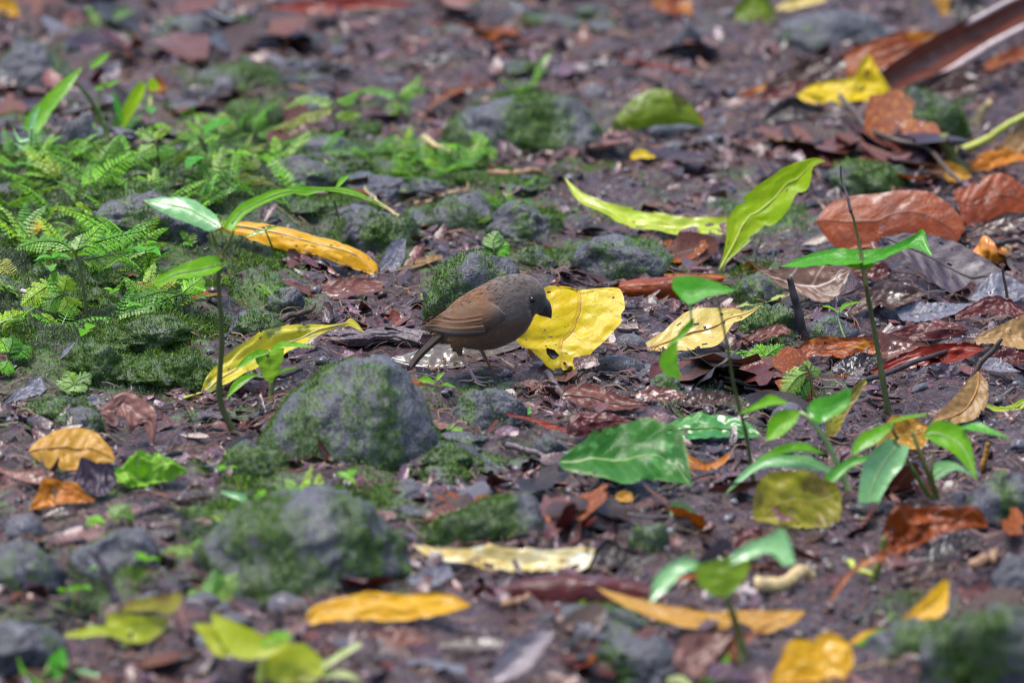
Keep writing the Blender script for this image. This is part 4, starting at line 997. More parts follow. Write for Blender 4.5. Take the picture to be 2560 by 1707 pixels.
MATS['olivelit'] = leaf_mat('lit olive leaf', (.22, .36, .015), (.18, .30, .02), (.2, .3, .03), spots=.3, spot=(.09, .12, .01), trans=.45, wet=.2)
plant('blurred seedling close to the lens with four spreading leaves, lower right', '9: 505,1450',
      [('9: 505,1450 512,1380 490,1250 445,1100 410,1000', 20, 'olive')],
      [('olivelit', '9: 200,800 215,900 280,980 380,1005', '9: 420,745 420,850 410,950 395,1005', 65, 0, .1),
       ('olivelit', '9: 400,760 390,860 390,960 400,1005', '9: 570,770 540,860 480,950 408,1005', 65, 0, .1),
       ('silvery', '9: 425,745 550,660 700,606 765,570 820,650 855,770', '9: 430,800 600,742 700,730 780,800 860,785', 45, 0, .2),
       ('silvery', '9: 230,780 120,760 30,800 -60,890 -95,1030', '9: 230,830 130,850 60,920 -10,990 -85,1040', 45, 0, .2)],
      ref='the near blurred seedling')
plant('blurred tall seedling at left with one long drooping leaf', '1: 705,950',
      [('1: 705,950 690,850 640,740 570,620 505,540', 12, 'green')],
      [('seedling', '1: 530,440 400,530 280,650 190,750 150,835', '1: 535,450 450,592 350,722 250,872 155,845', 50, 0, .15)],
      ref='the blurred tall seedling')
plant('blurred yellow green sprout with paired upright leaves, upper left', '1: 800,900',
      [('1: 800,900 798,860 800,830', 8, 'lime'), ('1: 640,790 645,680 650,590 700,560', 6, 'green'), ('1: 985,700 985,640 990,590', 6, 'lime')],
      [('seedlingdark', '1: 800,835 750,720 735,600', '1: 805,838 800,720 745,600', 65, 0, .2),
       ('chartreuse', '1: 795,835 790,740 830,650 900,548 952,544', '1: 808,838 880,732 932,642 955,556', 65, 0, .2),
       ('seedling', '1: 615,575 680,545 775,525', '1: 620,590 690,580 775,540', 50, 0, .2),
       ('seedling', '1: 585,440 640,380 715,345', '1: 590,455 660,420 715,355', 50, 0, .2),
       ('chartreuse', '1: 968,590 965,540 990,512', '1: 1000,598 1045,575 1010,512', 65, 0, .1)])
plant('pale blurred sprout in front of the long drooping leaf at far left', '1: 195,1080',
      [('1: 195,1080 190,1000 200,930 210,830', 9, 'pale')],
      [('silvery', '1: 200,935 185,860 200,760 255,695', '1: 215,930 225,850 240,770 262,700', 60, 0, .2),
       ('silvery', '1: 195,900 130,900 85,830', '1: 190,920 120,930 85,840', 45, 0, .2),
       ('silvery', '1: 195,990 140,950 95,930', '1: 195,1005 140,975 95,940', 45, 0, .2)])
plant('tiny two-leaved sprout between bark bits right of the stick', '6: 1220,860',
      [('6: 1220,860 1170,740 1140,650 1138,600', 5, 'pale')],
      [('seedling', '6: 1140,600 1080,560 1035,560', '6: 1140,608 1090,580 1035,566', 35, 0, .2),
       ('seedling', '6: 1145,600 1170,550 1275,532', '6: 1150,606 1190,570 1275,540', 35, 0, .2)])
plant('tiny sprout in front of the brown wet leaf left of the bird', '5: 195,520',
      [('5: 195,520 190,470 180,410', 5, 'green')],
      [('seedling', '5: 180,415 140,400 95,440', '5: 180,425 140,415 95,446', 35, 0, .2),
       ('seedling', '5: 180,412 210,385 250,380', '5: 185,420 220,400 250,388', 35, 0, .2),
       ('seedling', '5: 195,500 170,470 155,490', '5: 195,508 175,490 158,496', 45, 0, .2)])
plant('tiny green sprout with nodding fern-like leaf on the golden leaf', '4: 1775,290',
      [('4: 1775,290 1782,200 1755,110 1730,60', 5, 'green')],
      [('silvery', '4: 1730,70 1690,70 1615,105', '4: 1735,80 1690,90 1615,112', 40, 0, .2),
       ('seedling', '4: 1730,62 1770,45 1820,38', '4: 1735,70 1775,60 1820,44', 40, 0, .2)])
plant('pair of small green leaves on the stone right of the peaked stone', '5: 690,1110',
      [('5: 690,1110 685,1080 670,1050', 6, 'green')],
      [('seedling', '5: 670,1055 620,1020 560,1040', '5: 665,1070 610,1065 565,1050', 45, 0, .2),
       ('seedling', '5: 675,1050 690,1010 730,995', '5: 682,1058 710,1030 735,1000', 45, 0, .2),
       ('seedling', '5: 690,1085 740,1062 805,1088', '5: 690,1095 745,1085 805,1094', 35, 0, .2)])
plant('green sprout with two leaves in front of the low stone', '5: 1120,1340',
      [('5: 1120,1340 1110,1310 1120,1270', 6, 'green')],
      [('seedlingdark', '5: 1125,1330 1200,1270 1285,1218', '5: 1140,1335 1230,1310 1305,1258', 45, 0, .2),
       ('silvery', '5: 1115,1310 1090,1270 1085,1230', '5: 1125,1310 1130,1270 1105,1232', 60, 0, .2),
       ('seedling', '5: 1100,1300 1040,1285 970,1300', '5: 1100,1312 1040,1308 970,1308', 40, 0, .2)])
plant('green sprout at the foot of the flat-topped boulder, lower left', '7: 1640,480',
      [('7: 1640,480 1620,430 1600,390', 8, 'green')],
      [('silvery', '7: 1600,340 1520,320 1440,310', '7: 1660,440 1600,400 1450,330', 45, 0, .2),
       ('seedling', '7: 1650,370 1680,320 1730,300', '7: 1670,380 1720,350 1735,310', 45, 0, .2),
       ('seedling', '7: 1640,480 1700,470 1780,460', '7: 1640,505 1710,500 1780,470', 30, 0, .2)])
plant('pale green rolled leaf bud on the ground, right of the white blotched leaf', '9: 110,540',
      [('9: 110,540 105,520 100,500', 8, 'pale')],
      [('silvery', '9: 30,420 60,390 130,400 200,450 205,500', '9: 45,500 80,530 140,530 200,500 208,505', 55, 0, .5)])
plant('young plant with light leaf lobes at far lower left, close to the lens', '7: 300,1590',
      [('7: 300,1590 300,1520 320,1450', 16, 'green')],
      [('seedling', '7: 300,1570 180,1500 110,1380', '7: 250,1610 200,1600 130,1480', 55, 0, .1),
       ('seedlingdark', '7: 300,1500 330,1400 400,1330', '7: 380,1560 440,1450 420,1340', 55, 0, .1),
       ('silvery', '7: 420,1560 500,1480 640,1500', '7: 430,1610 560,1610 650,1520', 45, 0, .1)])
MATS['yellowgreen'] = leaf_mat('yellow green leaf', (.42, .50, .015), (.50, .52, .03), (.3, .4, .06), spots=.2, trans=.4, wet=.3, blotch=(.24, .26, .02))
plant('yellow green plant with overlapping lobed leaves, bottom left', '7: 820,1330',
      [('7: 820,1330 830,1280 850,1220', 18, 'lime')],
      [('yellowgreen', '7: 720,1200 600,1192 500,1225 425,1240', '7: 720,1262 620,1262 520,1272 430,1268', 45, 0, .1),
       ('yellowgreen', '7: 690,1180 720,1110 900,1130 1100,1130', '7: 700,1260 900,1312 1050,1250 1105,1145', 55, 0, .1),
       ('mustard', '7: 790,1080 900,1020 1100,990 1192,988', '7: 800,1105 1000,1095 1130,1112 1195,1000', 60, 0, .1),
       ('palegreen', '7: 1030,1330 1100,1270 1220,1238', '7: 1060,1370 1150,1370 1225,1250', 45, 0, .1)],
      ref='the yellow green plant at bottom left')
plant('second yellow green plant with broad blurred leaves, bottom left of middle', '7: 1700,1580',
      [('7: 1700,1580 1700,1500 1720,1420', 18, 'lime')],
      [('yellowgreen', '7: 1900,1280 1750,1268 1560,1180 1380,1105', '7: 1880,1330 1760,1392 1540,1402 1390,1210', 50, 0, .1),
       ('yellowgreen', '7: 1480,1400 1400,1380 1300,1240 1255,1185', '7: 1560,1320 1480,1240 1350,1180 1262,1182', 50, 0, .1),
       ('yellowgreen', '7: 1720,1480 1760,1370 1850,1330 2000,1318 2120,1420', '7: 1720,1530 1850,1580 2000,1590 2125,1500', 55, 0, .1),
       ('seedling', '7: 1700,1270 1800,1230 1905,1240', '7: 1720,1330 1800,1310 1905,1270', 45, 0, .1),
       ('palegreen', '7: 2100,1440 2220,1360 2352,1290', '7: 2110,1480 2240,1400 2360,1320', 45, 0, .1),
       ('palegreen', '8: -60,1490 60,1480 180,1530', '8: -60,1540 60,1530 190,1560', 45, 0, .1)],
      ref='the second yellow green plant')
plant('blurred green shoot at the bottom, in front of the round pinkish leaf', '9: 230,1590',
      [('9: 230,1590 260,1560 300,1500', 10, 'green')],
      [('seedling', '9: 250,1590 330,1480 425,1370', '9: 310,1600 390,1500 435,1380', 55, 0, .1),
       ('palegreen', '9: 200,1600 120,1520 20,1530', '9: 200,1620 110,1590 20,1560', 45, 0, .1)])
plant('little bright leaf sprig below the yellow shoot in the ferns', '2: 60,1560',
      [('2: 60,1560 55,1480 30,1380 15,1300', 6, 'dark')],
      [('seedling', '2: 20,1230 50,1170 105,1145', '2: 30,1240 70,1200 110,1155', 45, 0, .2)])

# ------------------------------------------------------------------ ferns
FERN_COLS = np.array([(.15, .48, .006), (.23, .57, .006), (.36, .60, .008), (.09, .32, .008), (.30, .52, .07), (.37, .60, .17)])

def frond_arrays(S, nv, width, rng, npin=16, hue=None, lobes=4, fwd=.55):
    """feathery frond: leaflets in pairs along the spine S, in the plane with normal nv"""
    n = len(S)
    V, F, C = [], [], []
    Lf = np.linalg.norm(np.diff(S, axis=0), axis=1).sum()
    T = np.gradient(S, axis=0); T /= np.linalg.norm(T, axis=1)[:, None] + 1e-9
    us = np.linspace(.10, .985, npin)
    base = FERN_COLS[rng.choice(6, p=[.24, .26, .2, .12, .12, .06])] if hue is None else FERN_COLS[hue]
    for k, u in enumerate(us):
        x = u * (n - 1); i = min(int(x), n - 2); f = x - i
        p = S[i] * (1 - f) + S[i + 1] * f
        t = T[i] * (1 - f) + T[i + 1] * f
        sd = np.cross(nv, t); sd /= np.linalg.norm(sd) + 1e-9
        w = width * (math.sin(math.pi * min(1, .12 + .88 * u) ** .75) ** .8 * (1 - .25 * u)) * (.85 + .3 * rng.random())
        for sgn in (-1, 1):
            q = sgn * sd * math.cos(fwd) + t * math.sin(fwd)
            q = q - nv * (.12 + .2 * rng.random()) + rng.normal(size=3) * .06
            q /= np.linalg.norm(q)
            hw = max(Lf / npin * .46, w * .12)
            s2 = np.cross(nv, q); s2 /= np.linalg.norm(s2) + 1e-9
            # pinna outline with lobes along both margins
            b = len(V)
            col = base * (.75 + .5 * rng.random())
            V.append(p); C.append(col * .8)
            m = lobes * 2 + 1
            for j in range(1, m):
                g = j / m
                prof = hw * math.sin(math.pi * (.15 + .8 * g)) ** .7
                z = prof * (1.0 if j % 2 else .32)
                c_ = p + q * w * g - nv * (w * .10 * g * g)
                V.append(c_ + s2 * z); V.append(c_ + nv * hw * .12); V.append(c_ - s2 * z)
                C += [col, col * .85, col]
            V.append(p + q * w - nv * w * .12); C.append(col * 1.1)
            e = len(V) - 1
            F += [(b, b + 1, b + 2, b), (b, b + 2, b + 3, b)]
            for j in range(m - 2):
                o_ = b + 1 + 3 * j
                F += [(o_, o_ + 3, o_ + 4, o_ + 1), (o_ + 1, o_ + 4, o_ + 5, o_ + 2)]
            o_ = b + 1 + 3 * (m - 2)
            F += [(o_, e, o_ + 1, o_), (o_ + 1, e, o_ + 2, o_ + 1)]
    # spine
    Vt, Ft = tube_arrays(S, [width * .035 + .0004, .0003], 4)
    b = len(V)
    V += list(Vt); C += [base * .55] * len(Vt)
    F += [tuple(x + b for x in f) for f in Ft]
    return V, F, C

def tint_poly(name, V, F, C):
    me = bpy.data.meshes.new(name)
    me.from_pydata([tuple(v) for v in V], [], [tuple(dict.fromkeys(f)) for f in F])
    a = me.color_attributes.new('tint', 'FLOAT_COLOR', 'POINT')
    c = np.ones((len(V), 4), np.float32); c[:, :3] = np.array(C)
    a.data.foreach_set('color', c.ravel())
    me.update()
    return me

FERN_GROUP = 'small feathery ferns on the mossy bank'
def fern(label, foot, stem, fronds, ref=None, stemmat='dark'):
    """fronds: (spine pixels, half width px, tilt, hue)"""
    f = P(foot)[0]
    g = at(f[0], f[1]); org = g.copy(); org[2] = float(H(g[0], g[1]))
    rng = np.random.default_rng(int(f[0] * 7 + f[1]))
    t = thing('fern', label, 'fern', org, FERN_GROUP)
    sc = np.linalg.norm(g - CAM) / DIST * SCALE
    if stem:
        s = resample(P(stem), 14)
        S = on_depth(s, g[1]); S[0, 2] -= .004
        V, F = tube_arrays(S - org, np.array([5, 4, 3]) * sc, 5)
        obj('stem', poly_mesh('stem', V, F), STEM[stemmat], t)
    for (sp, w, tilt, hue) in fronds:
        s = resample(P(sp), 18)
        anc = on_depth(s[0], g[1])
        d = ray(s[:, 0], s[:, 1])
        th = math.radians(tilt)
        nv = np.array([rng.normal() * .12, -math.sin(th), math.cos(th)]); nv /= np.linalg.norm(nv)
        tt = ((anc - CAM) @ nv) / (d @ nv)
        S = CAM + d * tt[:, None]
        S[:, 2] = np.maximum(S[:, 2], Hs(S[:, 0], S[:, 1]) + .004)
        V, F, C = frond_arrays(S - org, nv, w * sc * (1.35 if f[1] > 480 else .72), rng, 18 if f[1] > 480 else 13, hue)
        obj('frond', tint_poly('frond', V, F, C), M_FERN, t)
    if ref: LAND.append((f[0], f[1] - 60, ref, 60))
    return t

fern('tall fern on a thin dark stem with fronds both ways, left', '4: 575,685', '4: 575,685 560,560 540,420 520,290 490,210 470,180',
     [('4: 490,215 400,150 280,140 180,160 90,195', 38, 26, 1), ('4: 495,200 620,150 760,110 900,80 1000,60', 40, 26, 0), ('4: 500,210 560,140 620,80 680,20', 30, 40, 1),
      ('4: 510,270 620,250 740,225 850,210', 26, 22, 4), ('4: 500,215 520,150 545,90', 22, 55, 5)], 'the tall stemmed fern')
fern('fern with a long bright frond hanging down left over the dark rocks', '4: 1215,605', '4: 1215,605 1205,550 1188,480',
     [('4: 1188,482 1080,520 950,590 820,650 700,700 600,752', 52, 32, 1), ('4: 1190,480 1250,430 1330,378', 34, 35, 1), ('4: 1180,485 1060,470 950,500 860,530 770,560', 34, 30, 0), ('4: 1150,440 1050,400 940,410 850,440', 34, 30, 2)], 'the long-fronded fern')
fern('bushy fern with yellowish lobed fronds left of the tall stemmed one', '4: 430,640', '4: 430,640 425,560 415,480',
     [('4: 415,480 330,430 240,480 140,560', 46, 35, 2), ('4: 415,480 380,410 330,350', 30, 50, 1), ('4: 415,470 430,420 440,360', 26, 55, 2), ('4: 410,485 350,520 320,600', 36, 45, 1), ('4: 420,490 440,540 400,610', 34, 45, 2)], 'the bushy yellowish fern')
fern('fern frond entering from the left edge below the bushy fern', '4: 20,720', '4: 20,720 10,700 0,690',
     [('4: -60,720 20,670 110,625 190,600', 40, 35, 2)])
fern('small dim fern near the left edge above the triangular leaf', '4: 60,1010', '4: 60,1010 60,930 50,860',
     [('4: 55,900 110,860 210,835', 30, 35, 3), ('4: 50,870 20,800 0,775', 30, 45, 1), ('4: 58,910 30,960 0,985', 28, 40, 0), ('4: 55,880 80,800 75,750', 26, 55, 3)])
fern('pale green star-shaped fern below the dark mossy stones, left', '4: 490,1110', None,
     [('4: 490,1080 430,1060 375,1080', 26, 30, 5), ('4: 490,1080 520,1040 600,1010', 26, 35, 5), ('4: 490,1080 460,1020 430,990', 24, 40, 4), ('4: 490,1085 540,1090 570,1080', 20, 30, 5), ('4: 490,1085 450,1110 410,1140', 24, 25, 4), ('4: 490,1085 485,1130 480,1155', 20, 30, 5)], 'the pale star fern')
fern('bright fern with toothed leaflets in front of the stick, right', '6: 715,980', '6: 715,980 690,930 660,900',
     [('6: 660,900 560,870 420,890 300,930 180,970', 34, 28, 1), ('6: 660,900 580,920 460,980', 32, 30, 1), ('6: 660,895 620,840 590,825', 28, 40, 1), ('6: 660,895 720,850 790,815', 26, 40, 0), ('6: 690,930 760,870 860,840', 22, 35, 2)], 'the toothed fern', 'green')
fern('dim grey green fern hanging beside a pale stem, right', '6: 975,1165', '6: 975,1165 965,1080 955,1000 920,940',
     [('6: 955,990 880,1020 820,1090 780,1150', 34, 55, 4), ('6: 960,1030 900,1080 860,1150 840,1210', 30, 55, 3), ('6: 955,990 990,985 1015,1000', 20, 40, 4), ('6: 950,980 920,945 905,935', 18, 55, 4)], 'the dim grey green fern', 'olive')
fern('dark shaggy fern sprouting from the stone behind the bird', '5: 1050,400', '5: 1050,400 1060,300 1065,180',
     [('5: 1060,200 1055,130 1090,75', 26, 60, 5), ('5: 1060,230 1110,180 1160,160', 24, 45, 0), ('5: 1055,290 980,320 915,355', 26, 35, 2), ('5: 1060,300 1120,310 1190,300', 26, 35, 1), ('5: 1055,260 990,250 940,270', 24, 40, 3), ('5: 1055,330 1100,350 1180,330', 22, 30, 0), ('5: 1060,240 1030,180 1000,170', 22, 50, 3)], 'the shaggy fern behind the bird')
fern('bright fern touching the back of the bird', '5: 720,560', None,
     [('5: 720,540 640,490 575,495', 28, 30, 2), ('5: 720,540 660,520 570,530', 24, 28, 1), ('5: 715,540 780,500 835,475', 26, 30, 1), ('5: 720,550 650,580 560,600', 30, 30, 0)], 'the fern touching the bird')
fern('green leafy sprig cluster in front of the long mossy boulder', '2: 1240,980', '2: 1240,980 1235,920 1230,860',
     [('2: 1230,860 1150,830 1000,860', 46, 35, 0), ('2: 1230,850 1300,800 1400,780 1500,750', 46, 35, 4), ('2: 1225,860 1150,900 1140,960', 40, 55, 5), ('2: 1230,840 1230,790 1280,760', 40, 50, 0), ('2: 1240,880 1330,880 1430,860', 36, 35, 0)], 'the sprig before the mossy boulder')
fern('pale fern sprig drooping left of that boulder sprig', '2: 1020,1080', '2: 1020,1080 1010,1010 1000,960',
     [('2: 1000,960 950,980 900,1050', 34, 45, 5), ('2: 1005,960 1050,1000 1055,1050', 32, 50, 4), ('2: 1000,955 960,900 900,860', 36, 40, 1)])
fern('bright fern frond rising to the right behind the carpet, upper left of middle', '2: 420,780', '2: 420,780 430,700 440,640',
     [('2: 440,640 330,590 220,590 120,610', 34, 25, 0), ('2: 440,640 520,580 580,490', 34, 50, 1), ('2: 440,650 520,610 630,570', 34, 35, 1), ('2: 440,660 400,700 380,760', 36, 45, 4), ('2: 440,660 490,700 500,760', 36, 45, 5)], 'the bright frond upper left of middle')
fern('blurred light fern upper left, leaning left', '1: 2250,980', '1: 2230,970 2200,850 2180,780',
     [('1: 2200,690 2050,640 1950,660 1850,720', 36, 25, 4), ('1: 2200,700 2020,760 1900,800 1740,860', 36, 28, 1), ('1: 2190,780 2280,740 2360,760', 40, 30, 2), ('1: 2200,680 2290,640 2352,600', 34, 30, 1), ('1: 2010,740 1930,810 1850,890', 20, 40, 2)], 'the blurred light fern')
fern('small fern with hooked stem in the carpet at upper left', '1: 1360,1100', '1: 1360,1100 1345,1000 1320,920 1290,885',
     [('1: 1320,920 1240,890 1150,900', 26, 30, 1), ('1: 1325,930 1270,960 1220,1020', 34, 40, 4), ('1: 1330,940 1400,900 1440,880', 26, 35, 1)])
fern('blurred fern spray behind the hooked one, upper left', '1: 1040,1120', '1: 1040,1120 1030,1000 1020,920',
     [('1: 1020,920 940,860 880,880', 40, 35, 4), ('1: 1020,920 1060,850 1130,830', 30, 40, 2), ('1: 1025,940 960,980 900,1010', 44, 40, 4), ('1: 1025,960 1100,980 1150,1000', 40, 35, 0)])
fern('fern frond arching over the grey ridge at left', '1: 560,1290', '1: 560,1290 650,1200',
     [('1: 520,1285 620,1200 720,1100 830,1030 900,980', 44, 35, 1)])
fern('bright fern at the foot of the boulder, bottom left', '7: 1380,1060', None,
     [('7: 1380,1050 1310,1060 1225,1090', 34, 40, 1), ('7: 1380,1040 1400,960 1420,820', 34, 55, 0), ('7: 1385,1040 1470,930 1560,850', 34, 45, 4), ('7: 1375,1055 1330,1100 1270,1120', 30, 40, 1)], 'the fern at the boulder foot')
fern('light green fern sprig on the left shoulder of the flat-topped boulder', '7: 1290,760', None,
     [('7: 1290,740 1200,740 1060,760', 34, 35, 2), ('7: 1300,730 1340,670 1380,640', 34, 40, 1), ('7: 1290,750 1230,790 1150,800', 34, 35, 4), ('7: 1310,740 1400,650 1500,600', 34, 40, 4)])
fern('light green fern spray beside the dark curled leaf, lower left', '7: 720,560', None,
     [('7: 720,540 640,520 560,500', 34, 35, 1), ('7: 720,530 790,450 850,400', 34, 45, 4), ('7: 720,550 650,570 590,580', 30, 30, 2), ('7: 725,540 780,500 880,470', 30, 35, 0)])
fern('mint green mossy fern below the peaked stone, middle', '5: 480,1440', None,
     [('5: 480,1430 420,1470 370,1530', 36, 35, 5), ('5: 490,1420 540,1380 600,1350', 34, 45, 4), ('5: 490,1430 600,1470 700,1450', 36, 35, 5), ('5: 700,1480 780,1460 850,1480', 34, 30, 4), ('5: 480,1440 400,1520 350,1560', 30, 40, 4)], 'the mint green fern')

# carpet of lesser ferns: six forms, each plant its own object
FERN_COLS = np.minimum(FERN_COLS * 1.12, .66)
PROTO = []
for k in range(8):
    rng = np.random.default_rng(900 + k)
    V, F, C = [], [], []
    for j in range(rng.integers(2, 5)):
        az = rng.random() * 6.283
        L_ = .026 + .040 * rng.random()
        u = np.linspace(0, 1, 10)
        hgt = .006 + .012 * rng.random()
        S = np.stack([np.cos(az) * L_ * u, np.sin(az) * L_ * u, hgt * np.sin(u * 2.0) * 1.1 + .002 + .012 * u * rng.random()], -1)
        tl = np.array([math.cos(az) * .5, math.sin(az) * .5, -.2])
        nv = np.array([-math.cos(az) * .25, -math.sin(az) * .25 - .25, 1.0]); nv /= np.linalg.norm(nv)
        v, f, c = frond_arrays(S, nv, .0075 + .005 * rng.random(), rng, 12, None, 3)
        b = len(V); V += list(v); C += list(c); F += [tuple(x + b for x in ff) for ff in f]
    me = tint_poly('fern_sprig', V, F, C); me.materials.append(M_FERN)
    PROTO.append(me)
# ------------------------------------------------------------------ twigs, roots, bark
TWIG_GROUP = 'twigs and sticks in the litter'
def twig(label, pts, r, mat, lift=.004, rise=0.0, upright=False, name='twig', cat='twig', knots=.15, sides=7, squash=1.0):
    p = P(pts)
    if upright:
        g = at(p[0][0], p[0][1])
        S = on_depth(resample(p, 24), g[1]); S[0, 2] -= .006
    else:
        S = np.array([at(a, b) for a, b in p]); S[:, 2] += lift + r * SCALE
        k = np.linspace(0, 1, len(S)); S[:, 2] += rise * k
        S = resample(S, 30)
        S[:, 2] = np.maximum(S[:, 2], Hs(S[:, 0], S[:, 1]) + r * SCALE * .5)
    n = len(S); _ls[0] += 1
    u = np.linspace(0, 1, n)
    rad = r * SCALE * (1 - .35 * u) * (1 + knots * 2 * (fbm(u * 9, u * 0 + _ls[0], _ls[0], 3) - .5))
    S = S + (np.stack([fbm(u * 6 + 3 * q, u * 0 + q, 60 + _ls[0] + q, 2) for q in range(3)], -1) - .5) * r * SCALE * (.5 if upright else 1.6) * np.minimum(1, 4 * u)[:, None]
    org = S[0].copy()
    o = tube(name, S, rad, STEM[mat], None, org, sides, squash)
    return tag(o, label, cat, TWIG_GROUP)

def bundle(label, pts, r, mats, name, cat, count=16, lift=.0, spread=1.0):
    """a piece of rotten wood or root: a bunch of uneven fibres and splinters grown together, one mesh"""
    p = P(pts); _ls[0] += 1
    S0 = np.array([at(a, b) for a, b in p]); S0 = resample(S0, 26)
    S0[:, 2] = Hs(S0[:, 0], S0[:, 1]) + lift + r * SCALE * .5
    rg = np.random.default_rng(_ls[0])
    V, F = [], []
    org = S0[0].copy()
    T = np.gradient(S0, axis=0); T /= np.linalg.norm(T, axis=1)[:, None]
    up = np.array([0, 0, 1.0]); sd = np.cross(T, up); sd /= np.linalg.norm(sd, axis=1)[:, None]
    R0 = r * SCALE
    for k in range(count):
        a = rg.random() * 6.283; q = R0 * spread * rg.random() ** .5
        i0, i1 = sorted(rg.choice(27, 2, replace=False)); 
        if k < 4: i0, i1 = 0, 26
        if i1 - i0 < 6: i0, i1 = max(0, i0 - 4), min(26, i1 + 4)
        u = np.linspace(0, 1, 26)[i0:i1]
        w1 = (fbm(u * 5, u * 0 + k, 200 + _ls[0], 3) - .5) * R0 * 1.1; w2 = (fbm(u * 5, u * 0 + k + 50, 300 + _ls[0], 3) - .5) * R0 * .9
        C_ = S0[i0:i1] + sd[i0:i1] * (math.cos(a) * q + w1)[:, None] + up * (math.sin(a) * q * .7 + w2)[:, None]
        rad = R0 * (rg.uniform(.12, .34) if k >= 4 else .42) * (.7 + .8 * fbm(u * 12, u * 0 + k, 400 + _ls[0], 3))
        rad[0] *= .4; rad[-1] *= .3
        v, f = tube_arrays(C_ - org, rad, 6, rg.uniform(.45, 1))
        b = len(V); V += list(v); F += [tuple(x + b for x in ff) for ff in f]
    me = poly_mesh(name, V, F, False)
    o = obj(name, me, STEM[mats], None, org)
    return tag(o, label, cat, TWIG_GROUP)

twig('dark stick standing upright out of the soil at right', '6: 935,800 910,720 880,620 850,500 820,372', 13, 'black', upright=True)
twig('long thin dark twig rising to the right below the red leaf', '6: 1290,1150 1500,1085 1700,1010 1900,950 2100,880 2352,780', 7, 'black', lift=.012)
twig('brown twig holding the long tan leaf at right', '6: 1960,1100 2030,1010 2080,920 2150,850 2205,775', 8, 'twig', upright=True)
twig('curved dark twig running from the leaf heap down to the glossy leaves', '3: 1150,765 1210,850 1330,970 1450,1030 1560,1068 1700,1092 1770,1140 1840,1240 1930,1345', 9, 'twig', lift=.02)
twig('greyish shining twig lying over the glossy brown leaf', '3: 1165,1235 1220,1310 1300,1400 1380,1480 1450,1535', 8, 'grey', upright=True)
twig('short brown forked twig above the glossy brown leaf', '3: 1640,1235 1660,1170 1685,1095', 9, 'twig', upright=True)
twig('thin twig crossing the second glossy leaf', '3: 1940,1340 2020,1380 2110,1435', 7, 'grey', lift=.02)
twig('pale pinkish stalk slanting up to the right edge at upper right', '3: 1815,492 1950,415 2100,320 2352,182 2440,130', 15, 'palepink', upright=True)
twig('pale rim running along the upper edge of the rolled sheath, top right', '3: 1315,558 1460,450 1605,355 1880,203 2130,78 2400,-62', 11, 'palepink', upright=True, name='stalk', cat='stalk')  # the sheath's own pale upper rim, built as a separate tube
twig('smooth yellow green leaf stalk bending in from the right edge', '3: 1905,1002 2010,960 2120,910 2230,830 2352,762 2430,745', 13, 'lime', upright=True, name='leaf_stalk', cat='stalk', knots=.02)
twig('curved olive horn-shaped husk beside the yellow brown curl at right', '3: 1965,1140 1920,1080 1870,1000 1840,940 1828,888', 22, 'olive', upright=True, name='curled_husk', cat='husk')
twig('pale straw coloured stick end in the upper middle', '2: 600,990 680,1040 770,1092', 9, 'straw', lift=.012)
twig('red brown split stick below the mossy boulder sprig', '2: 1030,1195 1150,1200 1280,1195 1400,1205', 12, 'wood', lift=.006)
twig('dark thin stick at the front of the golden leaf scene, lower left, leaning left', '7: 775,1080 740,980 700,880 660,780 612,700', 12, 'grey', upright=True)
bundle('knotty grey root piece left of the bird', '4: 2120,805 2352,795 2430,780 2560,765 2680,780 2790,805', 22, 'grey', 'root', 'root', 16, -.002)
twig('greyish brown twig lying before the yellow leaf tip, lower right of the bird', '5: 1405,1035 1440,1080 1480,1135 1530,1220 1590,1310', 8, 'grey', lift=.003)
bundle('weathered ridge of rotten wood right of the big yellow leaf', '5: 1895,600 2000,590 2120,600 2240,570 2330,550', 19, 'grey', 'rotten_wood', 'wood', 22, -.004)
bundle('dark lower layer of rotten wood right of the big yellow leaf', '5: 1890,690 2020,680 2150,675 2300,655', 22, 'black', 'rotten_wood', 'wood', 22, -.006)
bundle('dark chunk of bark below the cream leaf stalk', '5: 1680,1055 1800,1040 1940,1035 2080,1045', 20, 'black', 'bark_chunk', 'bark', 20, -.004)
twig('thin twig leaning on the stone under the upright stick', '6: 575,800 640,755 700,720 780,690', 5, 'twig', lift=.008)
twig('thin lavender stalk below the bushy yellowish fern', '4: 145,555 220,585 350,640', 6, 'palepink', lift=.012)
twig('thin dark twig in front of the round nut-like pebble', '4: 1800,730 1900,690 2000,650 2060,610', 9, 'twig', lift=.006)
twig('thin dark twig passing behind the foot of the low spotted seedling', '4: 1570,1090 1700,1105 1850,1090 1980,1040', 8, 'black', lift=.008)
twig('wispy stem hanging at the right edge over the slate leaf', '6: 2245,560 2235,450 2215,330 2225,290', 5, 'twig', upright=True)
twig('dark twig meeting the orange crumpled thing at the right edge', '6: 2170,300 2260,290 2352,285 2430,300', 8, 'black', lift=.02)
twig('bent olive stalk below the striped plant, lower right', '9: 1205,868 1270,920 1360,950', 8, 'lime', lift=.01)
twig('olive stem dropping beside the rust leaf, lower right', '9: 1365,925 1390,820 1430,700 1435,620', 12, 'olive', upright=True)
twig('thin brown stem at the right above the corner stones', '9: 2085,140 2110,60 2120,0', 8, 'tawny', upright=True)
twig('pale brown split stick in the litter near the speckled leaf', '8: 1140,80 1250,110 1380,150 1450,175', 9, 'grey', lift=.006)
twig('tan bark strip, bright, lower right of the near seedling', '9: 610,1010 720,985 850,960 1000,930', 20, 'straw', lift=.004, name='bark_strip', cat='bark', squash=.5)
twig('pale bark strip left of the near blurred seedling', '9: 270,1075 350,1060 450,1040 560,1020', 18, 'palepink', lift=.004, name='bark_strip', cat='bark', squash=.5)
